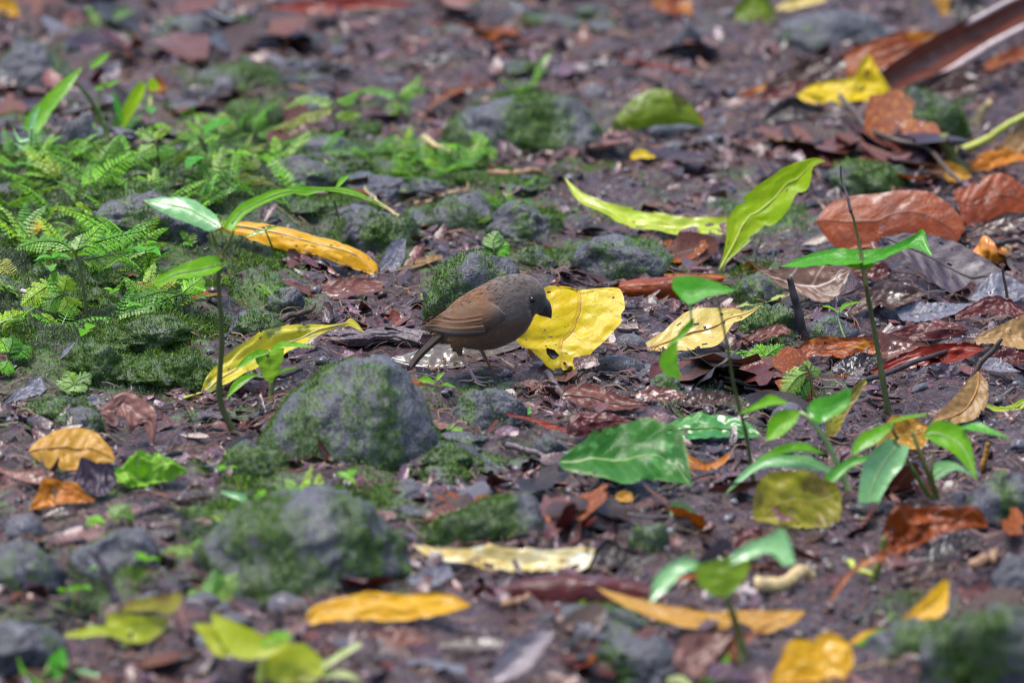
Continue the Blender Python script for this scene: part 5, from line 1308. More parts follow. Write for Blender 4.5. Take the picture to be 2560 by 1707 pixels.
twig('short tan chip standing at the right end of the leaf heap', '3: 2045,800 2080,730 2130,660', 16, 'straw', upright=True, name='wood_chip', cat='wood chip')
twig('orange brown strip running behind the near rocks at the far right', '9: 2010,910 2100,870 2200,830', 14, 'wood', lift=.01, name='bark_strip', cat='bark', squash=.5)
twig('thin pale fibre stick crossing before the oval mossy stone', '9: -40,390 60,350 200,300 330,265', 6, 'twig', lift=.008)
twig('brown stick lying before the long maroon leaf', '8: 1130,1120 1200,1095 1290,1060', 12, 'wood', lift=.004)

# orange wrinkled fungus / fruit at the right
_g = at(P('6: 2150,285')[0][0], P('6: 2150,285')[0][1])
_bm = bmesh.new(); bmesh.ops.create_icosphere(_bm, subdivisions=5, radius=1)
for v in _bm.verts:
    q = v.co.copy()
    r = 1 + .20 * math.sin(q.x * 4.2 + q.z * 2.5 + .8) * (0.6 + .4 * q.z) + .12 * mnoise.noise(q * 2.2) - .30 * math.exp(-((q.x - .28 + .25 * q.z) / .12) ** 2) * max(0, q.z + .6) - .16 * math.exp(-((q.x + .35 - .2 * q.z) / .10) ** 2)
    v.co = Vector((q.x * .0215 * r, q.y * .017 * r, q.z * .0165 * r + .010))
_me = bpy.data.meshes.new('orange_fungus'); _bm.to_mesh(_me); _bm.free()
_me.polygons.foreach_set('use_smooth', np.ones(len(_me.polygons), bool))
_m, _nt, _N, _L = nodes('orange fungus flesh')
_tc = _N('ShaderNodeTexCoord'); _n = _N('ShaderNodeTexNoise', i_Scale=90.0, i_Detail=4.0); _L(_tc.outputs['Object'], _n.inputs['Vector'])
_b = _N('ShaderNodeBsdfPrincipled'); _b.inputs['Roughness'].default_value = .35; _b.inputs['Coat Weight'].default_value = .6; _b.inputs['Coat Roughness'].default_value = .1
_L(mixc(_N, _L, ramp(_N, _L, _n.outputs[0], .35, .65), (.62, .24, .01), (.50, .15, .01)), _b.inputs['Base Color'])
_bp = _N('ShaderNodeBump'); _bp.inputs['Strength'].default_value = .4; _bp.inputs['Distance'].default_value = .003; _L(_n.outputs[0], _bp.inputs['Height']); _L(_bp.outputs[0], _b.inputs['Normal'])
_o = _N('ShaderNodeOutputMaterial'); _L(_b.outputs[0], _o.inputs[0])
fung = obj('wrinkled_fungus', _me, _m, None, (_g[0], _g[1], _g[2]))
fung.rotation_euler = (math.radians(-10), 0, math.radians(8))
tag(fung, 'shiny orange wrinkled fungus lying on the dark leaves at right', 'fungus')
LAND.append((2480, 630, 'the orange fungus', 45))

# ------------------------------------------------------------------ the bird
BS = 5.2267
BF = (980 + 1110 / BS, 650 + 1538 / BS)
bg_ = at(BF[0], BF[1] + 6)
BO = np.array([bg_[0], bg_[1], float(Hs(bg_[0], bg_[1])) ])
bird = thing('bird', 'small brown bird with grey head bending to the ground beside the yellow leaf', 'bird', BO)
LAND.append((1200, 800, 'the bird', 150))

def B3(pts, dy=0.0):                            # enlargement of the bird -> local point in its long plane
    pts = np.asarray(pts, float)
    q = on_depth(np.stack([980 + pts[..., 0] / BS, 650 + pts[..., 1] / BS], -1), BO[1])
    q = q - BO
    q[..., 1] += dy
    return q
BU = float(np.linalg.norm(B3([(1000, 800)])[0] - B3([(1100, 800)])[0]) / 100)     # metres per enlargement pixel

ST = [((545, 925), (590, 1000), 45), ((600, 790), (670, 1075), 150), ((800, 560), (850, 1100), 285), ((1000, 425), (1060, 1150), 345),
      ((1200, 318), (1300, 1158), 372), ((1400, 222), (1560, 1070), 362), ((1590, 182), (1740, 940), 320), ((1765, 190), (1818, 815), 262),
      ((1893, 255), (1842, 730), 228), ((1975, 345), (1885, 702), 190), ((2015, 450), (1915, 692), 145), ((2026, 535), (1955, 675), 92)]
top = resample([s[0] for s in ST], 44); bot = resample([s[1] for s in ST], 44)
wid = np.interp(np.linspace(0, 1, 44), np.linspace(0, 1, len(ST)), [s[2] for s in ST])
T3, D3 = B3(top), B3(bot)
NS = 28
ang = np.linspace(0, 2 * math.pi, NS, endpoint=False)
Vb, Fb = [], []
for i in range(44):
    c = (T3[i] + D3[i]) / 2; h = (T3[i] - D3[i]) / 2
    for a in ang:
        Vb.append(c + h * math.cos(a) + np.array([0, math.sin(a) * wid[i] * BU * (1 - .12 * math.cos(a)), 0]))
for i in range(43):
    for j in range(NS):
        k = (j + 1) % NS
        Fb.append((i * NS + j, i * NS + k, (i + 1) * NS + k, (i + 1) * NS + j))
Fb.append(tuple(range(NS))[::-1]); Fb.append(tuple(43 * NS + j for j in range(NS)))

def add_tube(pts, rads, dy, sides=10, n=16):
    global Vb, Fb
    S = resample(B3(pts, dy), n)
    V, F = tube_arrays(S, np.array(rads) * BU, sides)
    b = len(Vb)
    Vb += list(V); Fb += [tuple(x + b for x in dict.fromkeys(f)) for f in F]
NEAR, FAR = -.013, .014
add_tube([(860, 960), (865, 1080), (885, 1160), (902, 1225)], [130, 85, 50, 22], NEAR)
add_tube([(898, 1205), (960, 1310), (1030, 1420), (1085, 1515)], [30, 23, 22, 26], NEAR)
add_tube([(1080, 1505), (1150, 1545), (1240, 1550), (1310, 1530), (1372, 1562)], [20, 16, 15, 13, 6], NEAR - .001)
add_tube([(1080, 1510), (1130, 1545), (1210, 1565), (1290, 1580)], [18, 15, 13, 6], NEAR - .009)
add_tube([(1082, 1505), (1160, 1520), (1240, 1512), (1310, 1510)], [18, 15, 13, 6], NEAR + .008)
add_tube([(1085, 1515), (1010, 1540), (930, 1530), (850, 1548)], [18, 15, 13, 6], NEAR + .001)
add_tube([(1080, 1020), (1110, 1120), (1160, 1210), (1190, 1270)], [110, 70, 40, 20], FAR)
add_tube([(1186, 1255), (1225, 1330), (1262, 1400), (1295, 1462)], [28, 22, 21, 24], FAR)
add_tube([(1290, 1455), (1350, 1490), (1420, 1488), (1480, 1510)], [18, 14, 12, 6], FAR)
add_tube([(1290, 1455), (1345, 1500), (1400, 1520), (1450, 1540)], [17, 14, 12, 6], FAR - .008)
add_tube([(1290, 1455), (1360, 1470), (1430, 1455), (1490, 1470)], [17, 14, 12, 6], FAR + .008)
add_tube([(1290, 1460), (1220, 1450), (1150, 1440), (1090, 1455)], [17, 14, 12, 6], FAR)
me0 = poly_mesh('bird_raw', Vb, Fb)
raw = bpy.data.objects.new('bird_raw', me0); COL.objects.link(raw)
md = raw.modifiers.new('r', 'REMESH'); md.mode = 'VOXEL'; md.voxel_size = .0007
md2 = raw.modifiers.new('s', 'SMOOTH'); md2.iterations = 4; md2.factor = .5
dg = bpy.context.evaluated_depsgraph_get()
bme = bpy.data.meshes.new_from_object(raw.evaluated_get(dg))
bpy.data.objects.remove(raw); bpy.data.meshes.remove(me0)
bme.name = 'body'
BV = np.zeros(len(bme.vertices) * 3, np.float32); bme.vertices.foreach_get('co', BV); BV = BV.reshape(-1, 3).astype(float)

def bird_px(L3):                                # local -> enlargement coordinates (side view)
    q = np.array(L3, float) + BO; q[..., 1] = BO[1]
    a, b = px_of(q)
    return (a - 980) * BS, (b - 650) * BS

def bird_col(L3):
    cx, cy = bird_px(L3)
    n = fbm(cx / 60, cy / 45, 77, 3)[:, None] - .5
    c = np.tile(np.array([.098, .062, .046]), (len(cx), 1))                     # underside
    def put(w, colr):
        nonlocal c
        w = np.clip(w, 0, 1)[:, None]; c = c * (1 - w) + np.array(colr) * w
    back = smooth(120, -60, cy - (1320 - cx * .62))
    put(back, (.130, .070, .034))
    put(np.exp(-((cx - 900) / 190) ** 2 - ((cy - 960) / 110) ** 2) * 1.0, (.215, .140, .075))   # buff flank
    put(np.exp(-((cx - 700) / 160) ** 2 - ((cy - 1010) / 90) ** 2) * .8, (.17, .10, .05))
    head = smooth(1180, 1660, cx + (700 - cy) * .35) * smooth(830, 640, cy)
    put(head, (.100, .098, .104))
    put(smooth(130, 40, np.hypot((cx - 1450) / 1.6, cy - 560)) * .5, (.125, .112, .115))
    face = smooth(1770, 1800, cx) * smooth(1.15, .9, np.hypot((cx - 1900) / 155, (cy - 560) / 150))
    put(face * .7, (.022, .022, .024))
    put(smooth(1900, 2000, cx) * smooth(560, 470, cy) * .5, (.05, .055, .055))
    put(smooth(24, 8, np.abs(cx - 1800 - (cy - 640) * .1)) * smooth(590, 620, cy) * smooth(705, 690, cy), (.20, .18, .16))
    legs = smooth(1195, 1215, cy)
    put(legs, (.42, .33, .36))
    far = legs * smooth(1150, 1180, cx) * smooth(1530, 1490, cy)
    put(far, (.22, .10, .085))
    return c * np.array([1.42, 1.13, .91]) * (1 + .14 * n)
BC = bird_col(BV)
ca = bme.color_attributes.new('tint', 'FLOAT_COLOR', 'POINT')
_c = np.ones((len(BV), 4), np.float32); _c[:, :3] = BC
ca.data.foreach_set('color', _c.ravel())
bme.polygons.foreach_set('use_smooth', np.ones(len(bme.polygons), bool))
def feather_mat(name, rough):
    m, nt, N, L = nodes(name)
    a = N('ShaderNodeAttribute'); a.attribute_name = 'tint'
    tc = N('ShaderNodeTexCoord')
    mp = N('ShaderNodeMapping'); mp.inputs['Rotation'].default_value = (0, math.radians(-35), 0); mp.inputs['Scale'].default_value = (120, 260, 520); L(tc.outputs['Object'], mp.inputs[0])
    n = N('ShaderNodeTexNoise', i_Scale=1.0, i_Detail=4.0, i_Roughness=.65); L(mp.outputs[0], n.inputs['Vector'])
    b = N('ShaderNodeBsdfPrincipled'); b.inputs['Roughness'].default_value = rough; b.inputs['Specular IOR Level'].default_value = .25
    b.inputs['Sheen Weight'].default_value = .25; b.inputs['Sheen Roughness'].default_value = .5
    L(mixc(N, L, math_(N, L, 'MULTIPLY', ramp(N, L, n.outputs[0], .35, .7), .28), a.outputs[0], (.02, .014, .011)), b.inputs['Base Color'])
    bp = N('ShaderNodeBump'); bp.inputs['Strength'].default_value = .3; bp.inputs['Distance'].default_value = .0012
    L(n.outputs[0], bp.inputs['Height']); L(bp.outputs[0], b.inputs['Normal'])
    o = N('ShaderNodeOutputMaterial'); L(b.outputs[0], o.inputs[0])
    return m
M_FEATHER = feather_mat('plumage', .75)
body = obj('body', bme, M_FEATHER, bird)

# contour feathers
from mathutils.bvhtree import BVHTree
BT = BVHTree.FromPolygons([tuple(v) for v in BV], [tuple(p.vertices) for p in bme.polygons])
rngb = np.random.default_rng(3)
bn = np.zeros(len(BV) * 3, np.float32); bme.vertices.foreach_get('normal', bn); bn = bn.reshape(-1, 3).astype(float)
cx_, cy_ = bird_px(BV)
ok = np.where((cy_ < 1150) & (cx_ < 1990))[0]
pick = rngb.choice(ok, 5200)
Pn, Nn = BV[pick] + rngb.normal(size=(5200, 3)) * .0003, bn[pick]
flow = np.tile(np.array([-.86, 0, -.5]), (5200, 1))
hd = smooth(1500, 1900, cx_[pick])[:, None]
flow = flow * (1 - hd) + np.array([-.75, 0, .55]) * hd
flow = flow - Nn * (flow * Nn).sum(1)[:, None]
flow /= np.linalg.norm(flow, axis=1)[:, None] + 1e-9
flow = flow + rngb.normal(size=(5200, 3)) * .12
sdv = np.cross(Nn, flow); sdv /= np.linalg.norm(sdv, axis=1)[:, None] + 1e-9
Lf = (.0036 + .0020 * rngb.random(5200))[:, None] * (1 - .5 * hd)
wf = Lf * .16
lift_ = Nn * Lf * .008
c0 = BC[pick] * (.98 + .06 * rngb.random((5200, 1)))
Vf = np.stack([Pn - Nn * .0002, Pn + flow * Lf * .5 + sdv * wf + lift_ * .8, Pn + flow * Lf + lift_ * .9, Pn + flow * Lf * .5 - sdv * wf + lift_ * .8], 1).reshape(-1, 3)
pl = obj('plumage', mesh_np('plumage', Vf, np.arange(5200 * 4).reshape(-1, 4), False, np.repeat(c0, 4, 0)), M_FEATHER, bird)
tag(pl, kind='stuff')

def side_y(X, Z, s):
    hit = BT.ray_cast(Vector((X, s * .12, Z)), Vector((0, -s, 0)))
    return hit[0].y if hit[0] is not None else None

def on_side(pts, s, off):                       # lay enlargement points on the bird's flank, s = -1 near side
    q = B3(pts); sh = q.shape; q = q.reshape(-1, 3)
    for r in q:
        y = side_y(r[0], r[2], s)
        r[1] = (y if y is not None else s * .004) 
    q = q.reshape(sh)
    if len(sh) == 3:                            # soften
        y = q[..., 1]
        for _ in range(6):
            y[1:-1] = (y[:-2] + 2 * y[1:-1] + y[2:]) / 4
            y[:, 1:-1] = (y[:, :-2] + 2 * y[:, 1:-1] + y[:, 2:]) / 4
    q[..., 1] += s * off
    return q

def tint_grid(name, Q, colr, mat, parent):
    n, m = Q.shape[:2]
    I = np.arange(n * m).reshape(n, m)
    F = np.stack([I[:-1, :-1], I[1:, :-1], I[1:, 1:], I[:-1, 1:]], -1).reshape(-1, 4)
    return obj(name, mesh_np(name, Q.reshape(-1, 3), F, True, colr.reshape(-1, 3)), mat, parent)

for s in (-1, 1):
    A = resample([(1400, 545), (1250, 470), (1050, 480), (860, 545), (650, 670), (480, 800), (385, 868)], 40)
    Bq = resample([(1400, 560), (1490, 660), (1400, 760), (1250, 840), (1050, 882), (800, 868), (560, 862), (385, 882)], 40)
    v = np.linspace(0, 1, 15)[None, :, None]
    px = A[:, None] * (1 - v) + Bq[:, None] * v
    Q = on_side(px, s, .0012)
    vv = np.linspace(-1, 1, 15)[None, :]; uu = np.linspace(0, 1, 40)[:, None]
    Q[..., 1] += s * .0024 * (1 - vv ** 2) * (1 - uu) ** .4
    colr = bird_col(Q.reshape(-1, 3)).reshape(40, 15, 3)
    cxw, cyw = px[..., 0], px[..., 1]
    base = np.array([.150, .082, .042]); grey = np.array([.150, .115, .092])
    wgt = smooth(950, 1280, cxw + (cyw - 600) * .3)[..., None]
    colr = base * (1 - wgt) + colr * wgt
    edge = smooth(.55, .95, np.broadcast_to(vv, cxw.shape))[..., None]
    colr = colr * (1 - edge * .65) + np.array([.028, .026, .027]) * edge * .65
    stripe = (fbm(uu * 6, vv * 9 + uu * 3, 5, 3) - .5)[..., None]
    colr = colr * (1 + .7 * stripe)
    wing = tint_grid('wing', Q, colr, M_FEATHER, bird)
    # flight feathers along the lower rear of the wing
    tips = [(600, 700), (500, 765), (440, 800), (400, 832), (385, 860), (375, 885), (470, 900)]
    roots = [(1180, 620), (1180, 670), (1190, 715), (1200, 755), (1210, 790), (1220, 820), (1180, 850)]
    fc = [(.135, .075, .040), (.15, .085, .048), (.12, .068, .040), (.165, .105, .062), (.10, .06, .04), (.06, .05, .045), (.030, .028, .029)]
    for k in range(7):
        a, b = np.array(roots[k], float), np.array(tips[k], float)
        mid = (a + b) / 2 + [0, 14]
        ctr = resample([a, mid, b], 22)
        w = 23 * np.sin(np.linspace(.12, .97, 22) * math.pi) ** .5
        vv7 = np.linspace(-1, 1, 5)
        px = ctr[:, None, :] + np.stack([np.zeros((22, 5)), w[:, None] * vv7[None, :]], -1)
        Q = on_side(px, s, .0030 + .0005 * (k % 2))
        Q[..., 1] += s * .0028 * np.linspace(1, .4, 22)[:, None] + s * .0006 * (1 - np.abs(vv7))[None, :]
        cc = np.tile(np.array(fc[k]) * np.array([1.55, 1.3, 1.15]), (22, 5, 1)) * np.array([.55, .8, 1.0, 1.25, .6])[None, :, None] * (.85 + .3 * fbm(np.linspace(0, 8, 22), np.full(22, k), 9, 2))[:, None, None]
        tint_grid('flight_feather', Q, cc, M_FEATHER, wing)

# tail: overlapping feathers
tail = None
for k, yy in enumerate((0.0, -.005, .005, -.009, .009)):
    ctr = resample([(660, 930 + 5 * k), (520, 1060 + 3 * k), (370, 1215), (228 + 8 * k, 1372 - 2 * k)], 20)
    w = 40 * np.linspace(1, .82, 20) * np.concatenate([np.ones(17), [.95, .8, .45]])
    vv7 = np.linspace(-1, 1, 5)
    dirn = np.array([.72, .70])
    px = ctr[:, None, :] + w[:, None, None] * vv7[None, :, None] * dirn
    Q = B3(px)
    Q[..., 1] += yy + (-.003 if yy <= 0 else .003) * (1 - vv7 ** 2)[None, :] - .0008 * k
    cc = np.tile(np.array([.050, .031, .022]), (20, 5, 1)) * np.array([.8, 1.3, .55, 1.2, 1.9])[None, :, None] * (.8 + .4 * fbm(np.linspace(0, 9, 20), np.full(20, k), 15, 2))[:, None, None]
    if tail is None:
        tail = tint_grid('tail', Q, cc, M_FEATHER, bird)
    else:
        tint_grid('tail_feather', Q, cc, M_FEATHER, tail)

# bill and eyes
def plain(name, c, rough, spec=.5):
    m, nt, N, L = nodes(name)
    tc = N('ShaderNodeTexCoord'); n = N('ShaderNodeTexNoise', i_Scale=400.0); L(tc.outputs['Object'], n.inputs['Vector'])
    b = N('ShaderNodeBsdfPrincipled'); b.inputs['Roughness'].default_value = rough; b.inputs['Specular IOR Level'].default_value = spec
    L(mixc(N, L, n.outputs[0], c, tuple(x * .6 for x in c)), b.inputs['Base Color'])
    o = N('ShaderNodeOutputMaterial'); L(b.outputs[0], o.inputs[0])
    return m
M_BILL, M_EYE = plain('horn', (.048, .046, .046), .36), plain('wet black eye', (.006, .005, .005), .06)
bill = None
for nm, pts, rads in (('bill', [(1945, 560), (1990, 600), (2036, 672), (2080, 765)], [100, 84, 52, 4]), ('lower_bill', [(1915, 640), (1955, 672), (2008, 708), (2058, 750)], [72, 58, 36, 5])):
    S = resample(B3(pts), 16)
    V, F = tube_arrays(S, np.array(rads) * BU, 14)
    V[:, 1] *= .72
    o = obj(nm, poly_mesh(nm, V, F), M_BILL, bird if bill is None else bill)
    bill = bill or o
for s in (-1, 1):
    e = B3([(1832, 482)])[0]
    y = side_y(e[0], e[2], s)
    bm = bmesh.new(); bmesh.ops.create_uvsphere(bm, u_segments=20, v_segments=14, radius=44 * BU)
    me = bpy.data.meshes.new('eye'); bm.to_mesh(me); bm.free()
    me.polygons.foreach_set('use_smooth', np.ones(len(me.polygons), bool))
    obj('eye', me, M_EYE, bird).location = (e[0], (y if y else s * .015) - s * 20 * BU, e[2])
# ------------------------------------------------------------------ the litter
LIT = np.array([(.060, .034, .027), (.10, .052, .036), (.15, .075, .045), (.035, .022, .020), (.11, .085, .085), (.17, .135, .145), (.20, .12, .07), (.26, .16, .08), (.022, .016, .016), (.19, .06, .025), (.085, .060, .062)])
LIT = np.minimum(LIT, .15) * np.array([1.05, .58, .74])
LITP = np.array([.17, .15, .10, .14, .11, .07, .06, .03, .09, .02, .06])
XR, YR = (-.95, .95), (-1.55, 2.15)

def spots_on_ground(n, rng, keep):
    out = []
    while sum(map(len, out)) < n:
        x = rng.uniform(*XR, n); y = rng.uniform(*YR, n)
        half = (.5 + .20) * (1 + (y + 0) / 7.76 * .97)
        k = (np.abs(x) < half) & (rng.random(n) < keep(x, y))
        out.append(np.stack([x[k], y[k]], -1))
    return np.vstack(out)[:n]

def basis(n, rng, tilt):
    yaw = rng.random(n) * 6.283
    nz = np.stack([rng.normal(size=n) * tilt, rng.normal(size=n) * tilt - .12, np.ones(n)], -1)
    nz /= np.linalg.norm(nz, axis=1)[:, None]
    u = np.stack([np.cos(yaw), np.sin(yaw), np.zeros(n)], -1)
    u -= nz * (u * nz).sum(1)[:, None]; u /= np.linalg.norm(u, axis=1)[:, None]
    return u, np.cross(nz, u), nz

def flakes(name, n, lmin, lmax, aspect, tilt, keep, rng, cols=LIT, probs=LITP, lift=.002, bright=1.0):
    xy = spots_on_ground(n, rng, keep)
    u, w, nz = basis(n, rng, tilt)
    L_ = (lmin + (lmax - lmin) * rng.random(n) ** 2.2)
    W_ = L_ * aspect * (.5 + rng.random(n))
    z = H(xy[:, 0], xy[:, 1]) + lift + L_ * .18 * rng.random(n)
    c = np.stack([xy[:, 0], xy[:, 1], z], -1)
    a = np.linspace(0, 2 * math.pi, 8, endpoint=False)
    rad = .55 + .45 * rng.random((n, 8))
    curl = rng.normal(size=n) * .35
    cu, su = np.cos(a)[None, :] * rad, np.sin(a)[None, :] * rad
    pts = c[:, None, :] + u[:, None, :] * (cu * L_[:, None] / 2)[..., None] + w[:, None, :] * (su * W_[:, None] / 2)[..., None] \
        + nz[:, None, :] * ((cu ** 2) * (curl * L_ * .5)[:, None] + (su ** 2) * (rng.normal(size=n) * W_ * .35)[:, None])[..., None]
    V = np.concatenate([c[:, None, :], pts], 1).reshape(-1, 3)
    b = np.arange(n)[:, None] * 9
    F = np.stack([np.stack([b[:, 0], b[:, 0] + 1 + k, b[:, 0] + 1 + (k + 1) % 8], -1) for k in range(8)], 1).reshape(-1, 3)
    col = cols[rng.choice(len(cols), n, p=probs / probs.sum())] * (.7 + .6 * rng.random((n, 1))) * bright
    return mesh_np(name, V, F, True, np.repeat(col, 9, 0))

def bare(x, y):                                 # where loose litter lies: off the moss, and not under the bird's toes
    k = np.clip(1.05 - 1.05 * smooth(.22, .60, moss_amount(x, y)), .04, 1)
    return k * np.clip(.12 + np.hypot((x - BO[0]) / .05, (y - BO[1]) / .05) ** 4, 0, 1)
def drifts(x, y):                               # litter gathers in drifts
    return bare(x, y) * (.15 + .85 * smooth(.44, .58, fbm(np.asarray(x) * 11, np.asarray(y) * 8, 61, 3)))
r_ = np.random.default_rng(41)
tag(obj('leaf_litter', flakes('leaf_litter', 15000, .005, .042, .45, .40, drifts, r_), M_LITTER), 'torn brown leaf bits and bark crumbs covering the soil', 'litter', kind='stuff')
tag(obj('bark_crumbs', flakes('bark_crumbs', 21000, .002, .009, .6, .6, bare, r_, lift=.001), M_LITTER), 'fine crumbs of bark and rotten leaf on the soil', 'litter', kind='stuff')

# gravel
def gravel(n, rng):
    bm = bmesh.new(); bmesh.ops.create_icosphere(bm, subdivisions=1, radius=1)
    v0 = np.array([v.co for v in bm.verts]); f0 = np.array([[w.index for w in f.verts] for f in bm.faces]); bm.free()
    xy = spots_on_ground(n, rng, lambda x, y: np.clip(.25 + smooth(.45, .62, fbm(x * 7, y * 6, 51, 2)), 0, 1) * bare(x, y))
    s = .0016 + .0055 * rng.random(n) ** 3
    sc = s[:, None] * (.65 + .6 * rng.random((n, 3))) * [1, 1, .7]
    u, w, nz = basis(n, rng, .4)
    q = v0[None] * (1 + .25 * rng.normal(size=(n, len(v0), 1)).clip(-1, 1)) * sc[:, None, :]
    V = q[..., :1] * u[:, None] + q[..., 1:2] * w[:, None] + q[..., 2:] * nz[:, None]
    z = H(xy[:, 0], xy[:, 1])
    V = V + np.stack([xy[:, 0], xy[:, 1], z + s * .3], -1)[:, None]
    F = (f0[None] + (np.arange(n) * len(v0))[:, None, None]).reshape(-1, 3)
    pal = np.array([(.14, .125, .14), (.20, .185, .21), (.085, .07, .07), (.15, .115, .11), (.09, .062, .05), (.16, .14, .16)]) * .8
    col = pal[rng.choice(6, n, p=[.28, .2, .2, .1, .16, .06])] * (.75 + .5 * rng.random((n, 1)))
    return mesh_np('gravel', V.reshape(-1, 3), F, True, np.repeat(col, len(v0), 0))
tag(obj('gravel', gravel(6600, r_), M_PEBBLE), 'small grey and brown grit scattered over the soil', 'gravel', kind='stuff')

# rootlets and fibres
def fibres(n, rng):
    xy = spots_on_ground(n, rng, bare)
    m = 6
    yaw = rng.random(n) * 6.283
    L_ = .010 + .040 * rng.random(n) ** 2
    t = np.linspace(-.5, .5, m)
    cur = rng.normal(size=n) * 1.3
    x = xy[:, :1] + L_[:, None] * (np.cos(yaw)[:, None] * t - np.sin(yaw)[:, None] * cur[:, None] * t ** 2)
    y = xy[:, 1:] + L_[:, None] * (np.sin(yaw)[:, None] * t + np.cos(yaw)[:, None] * cur[:, None] * t ** 2)
    z = H(x, y) + .002 + (rng.random(n)[:, None] * .006) * (1 - 3 * t ** 2)
    c = np.stack([x, y, z], -1)
    r = (.00025 + .0007 * rng.random(n) ** 2.5)[:, None]
    side = np.stack([-np.sin(yaw), np.cos(yaw), 0 * yaw], -1)[:, None] * r[..., None]
    up = np.array([0, 0, 1.0])[None, None] * r[..., None]
    R_ = np.stack([c + side, c + up * 1.2, c - side], 2)            # n m 3 3
    V = R_.reshape(-1, 3)
    I = np.arange(n * m * 3).reshape(n, m, 3)
    F = np.concatenate([np.stack([I[:, :-1, k], I[:, :-1, (k + 1) % 3], I[:, 1:, (k + 1) % 3], I[:, 1:, k]], -1).reshape(-1, 4) for k in range(2)], 0)
    pal = np.array([(.14, .065, .036), (.09, .042, .03), (.17, .10, .055), (.04, .026, .022), (.20, .125, .08), (.18, .05, .02), (.11, .085, .095)])
    col = pal[rng.choice(7, n, p=[.22, .2, .14, .16, .08, .1, .1])] * (.7 + .6 * rng.random((n, 1)))
    return mesh_np('rootlets', V, F, True, np.repeat(col, m * 3, 0))
tag(obj('rootlets', fibres(16500, r_), M_FIBRE), 'thin brown rootlets and fibres strewn over the soil', 'litter', kind='stuff')

# moss on the soil
def soil_moss(n, rng):
    xy = spots_on_ground(n, rng, lambda x, y: smooth(.34, .8, moss_amount(x, y)) * (.12 + .88 * smooth(.46, .60, fbm(x * 24, y * 18, 93, 3))))
    e = .004
    z = H(xy[:, 0], xy[:, 1])
    dx = (H(xy[:, 0] + e, xy[:, 1]) - z) / e; dy = (H(xy[:, 0], xy[:, 1] + e) - z) / e
    N_ = np.stack([-dx, -dy, np.ones(n)], -1); N_ /= np.linalg.norm(N_, axis=1)[:, None]
    cl = fbm(xy[:, 0] * 20, xy[:, 1] * 16, 91, 3)
    col = moss_colours(n, rng) * (.55 + .9 * cl)[:, None]
    grey = (fbm(xy[:, 0] * 9, xy[:, 1] * 8, 95, 2) > .52)[:, None]
    col = np.where(grey, col * .5 + np.array([.12, .13, .11]) * .7, col)
    return blades(np.stack([xy[:, 0], xy[:, 1], z], -1), N_, .0050, .0006, col, rng)
Vm, Fm, Cm = soil_moss(215000, r_)
tag(obj('moss', mesh_np('moss', Vm, Fm, False, Cm), M_MOSS), 'low green moss over the soil of the bank', 'moss', kind='stuff')

# ------------------------------------------------------------------ single scraps, pebbles, sprigs: every one its own object and its own label
USED = set()
def place_words(px, py):
    best = sorted(LAND, key=lambda l: math.hypot((l[0] - px) / 1.0, (l[1] - py) * 1.8) - l[3] * .6)
    for (lx, ly, words, hw) in best[:3]:
        dx, dy = px - lx, py - ly
        if dx < -hw * .6: rel = 'left of'
        elif dx > hw * .6: rel = 'right of'
        elif dy > 0: rel = 'in front of'
        else: rel = 'behind'
        yield rel, words

def scrap_mesh(k, rng, leafy):
    n, m = (9, 5)
    u = np.linspace(0, 1, n)[:, None]; v = np.linspace(-1, 1, m)[None]
    asp = rng.uniform(.28, .6) if leafy else rng.uniform(.18, .4)
    prof = np.sin(math.pi * (.08 + .84 * u) ** rng.uniform(.7, 1.3)) ** (.8 if leafy else .35)
    tear = 1 - .5 * (fbm(u * 6 + k, v * 2 + k, k, 3) > .62)
    x = (u - .5) + .04 * rng.normal(size=(n, m)) * (not leafy)
    y = v * prof * asp / 2 * tear
    z = rng.uniform(-.3, .5) * (u - .5) ** 2 + rng.uniform(-.6, .9) * y ** 2 * 2 + .05 * (fbm(u * 4 + k, v + k, k + 7, 2) - .5)
    Q = np.stack([np.broadcast_to(x, y.shape), y, z - z.min()], -1)
    return Q

SCRAP = [('dark brown', 'umber'), ('chestnut brown', 'chestnut'), ('pinkish brown', 'pinkbrown'), ('grey', 'slate'), ('black', 'black'), ('tan', 'tan'), ('maroon', 'maroon'), ('rust red', 'rust'), ('purplish', 'purple'), ('pale', 'pale')]
SCP = np.array([.18, .18, .08, .08, .13, .03, .14, .07, .11, .0])
rs_ = np.random.default_rng(77)
MESHES = {}
def blocked(px, py, size):
    if math.hypot((px - 1180) / 1.35, py - 830) < 125: return True
    r = size * 1280 * .5
    for (x0, y0, x1, y1) in BOXES:
        if x0 - r * .9 < px < x1 + r * .9 and y0 - 4 < py < y1 + 14 + r * .7: return True
    return False

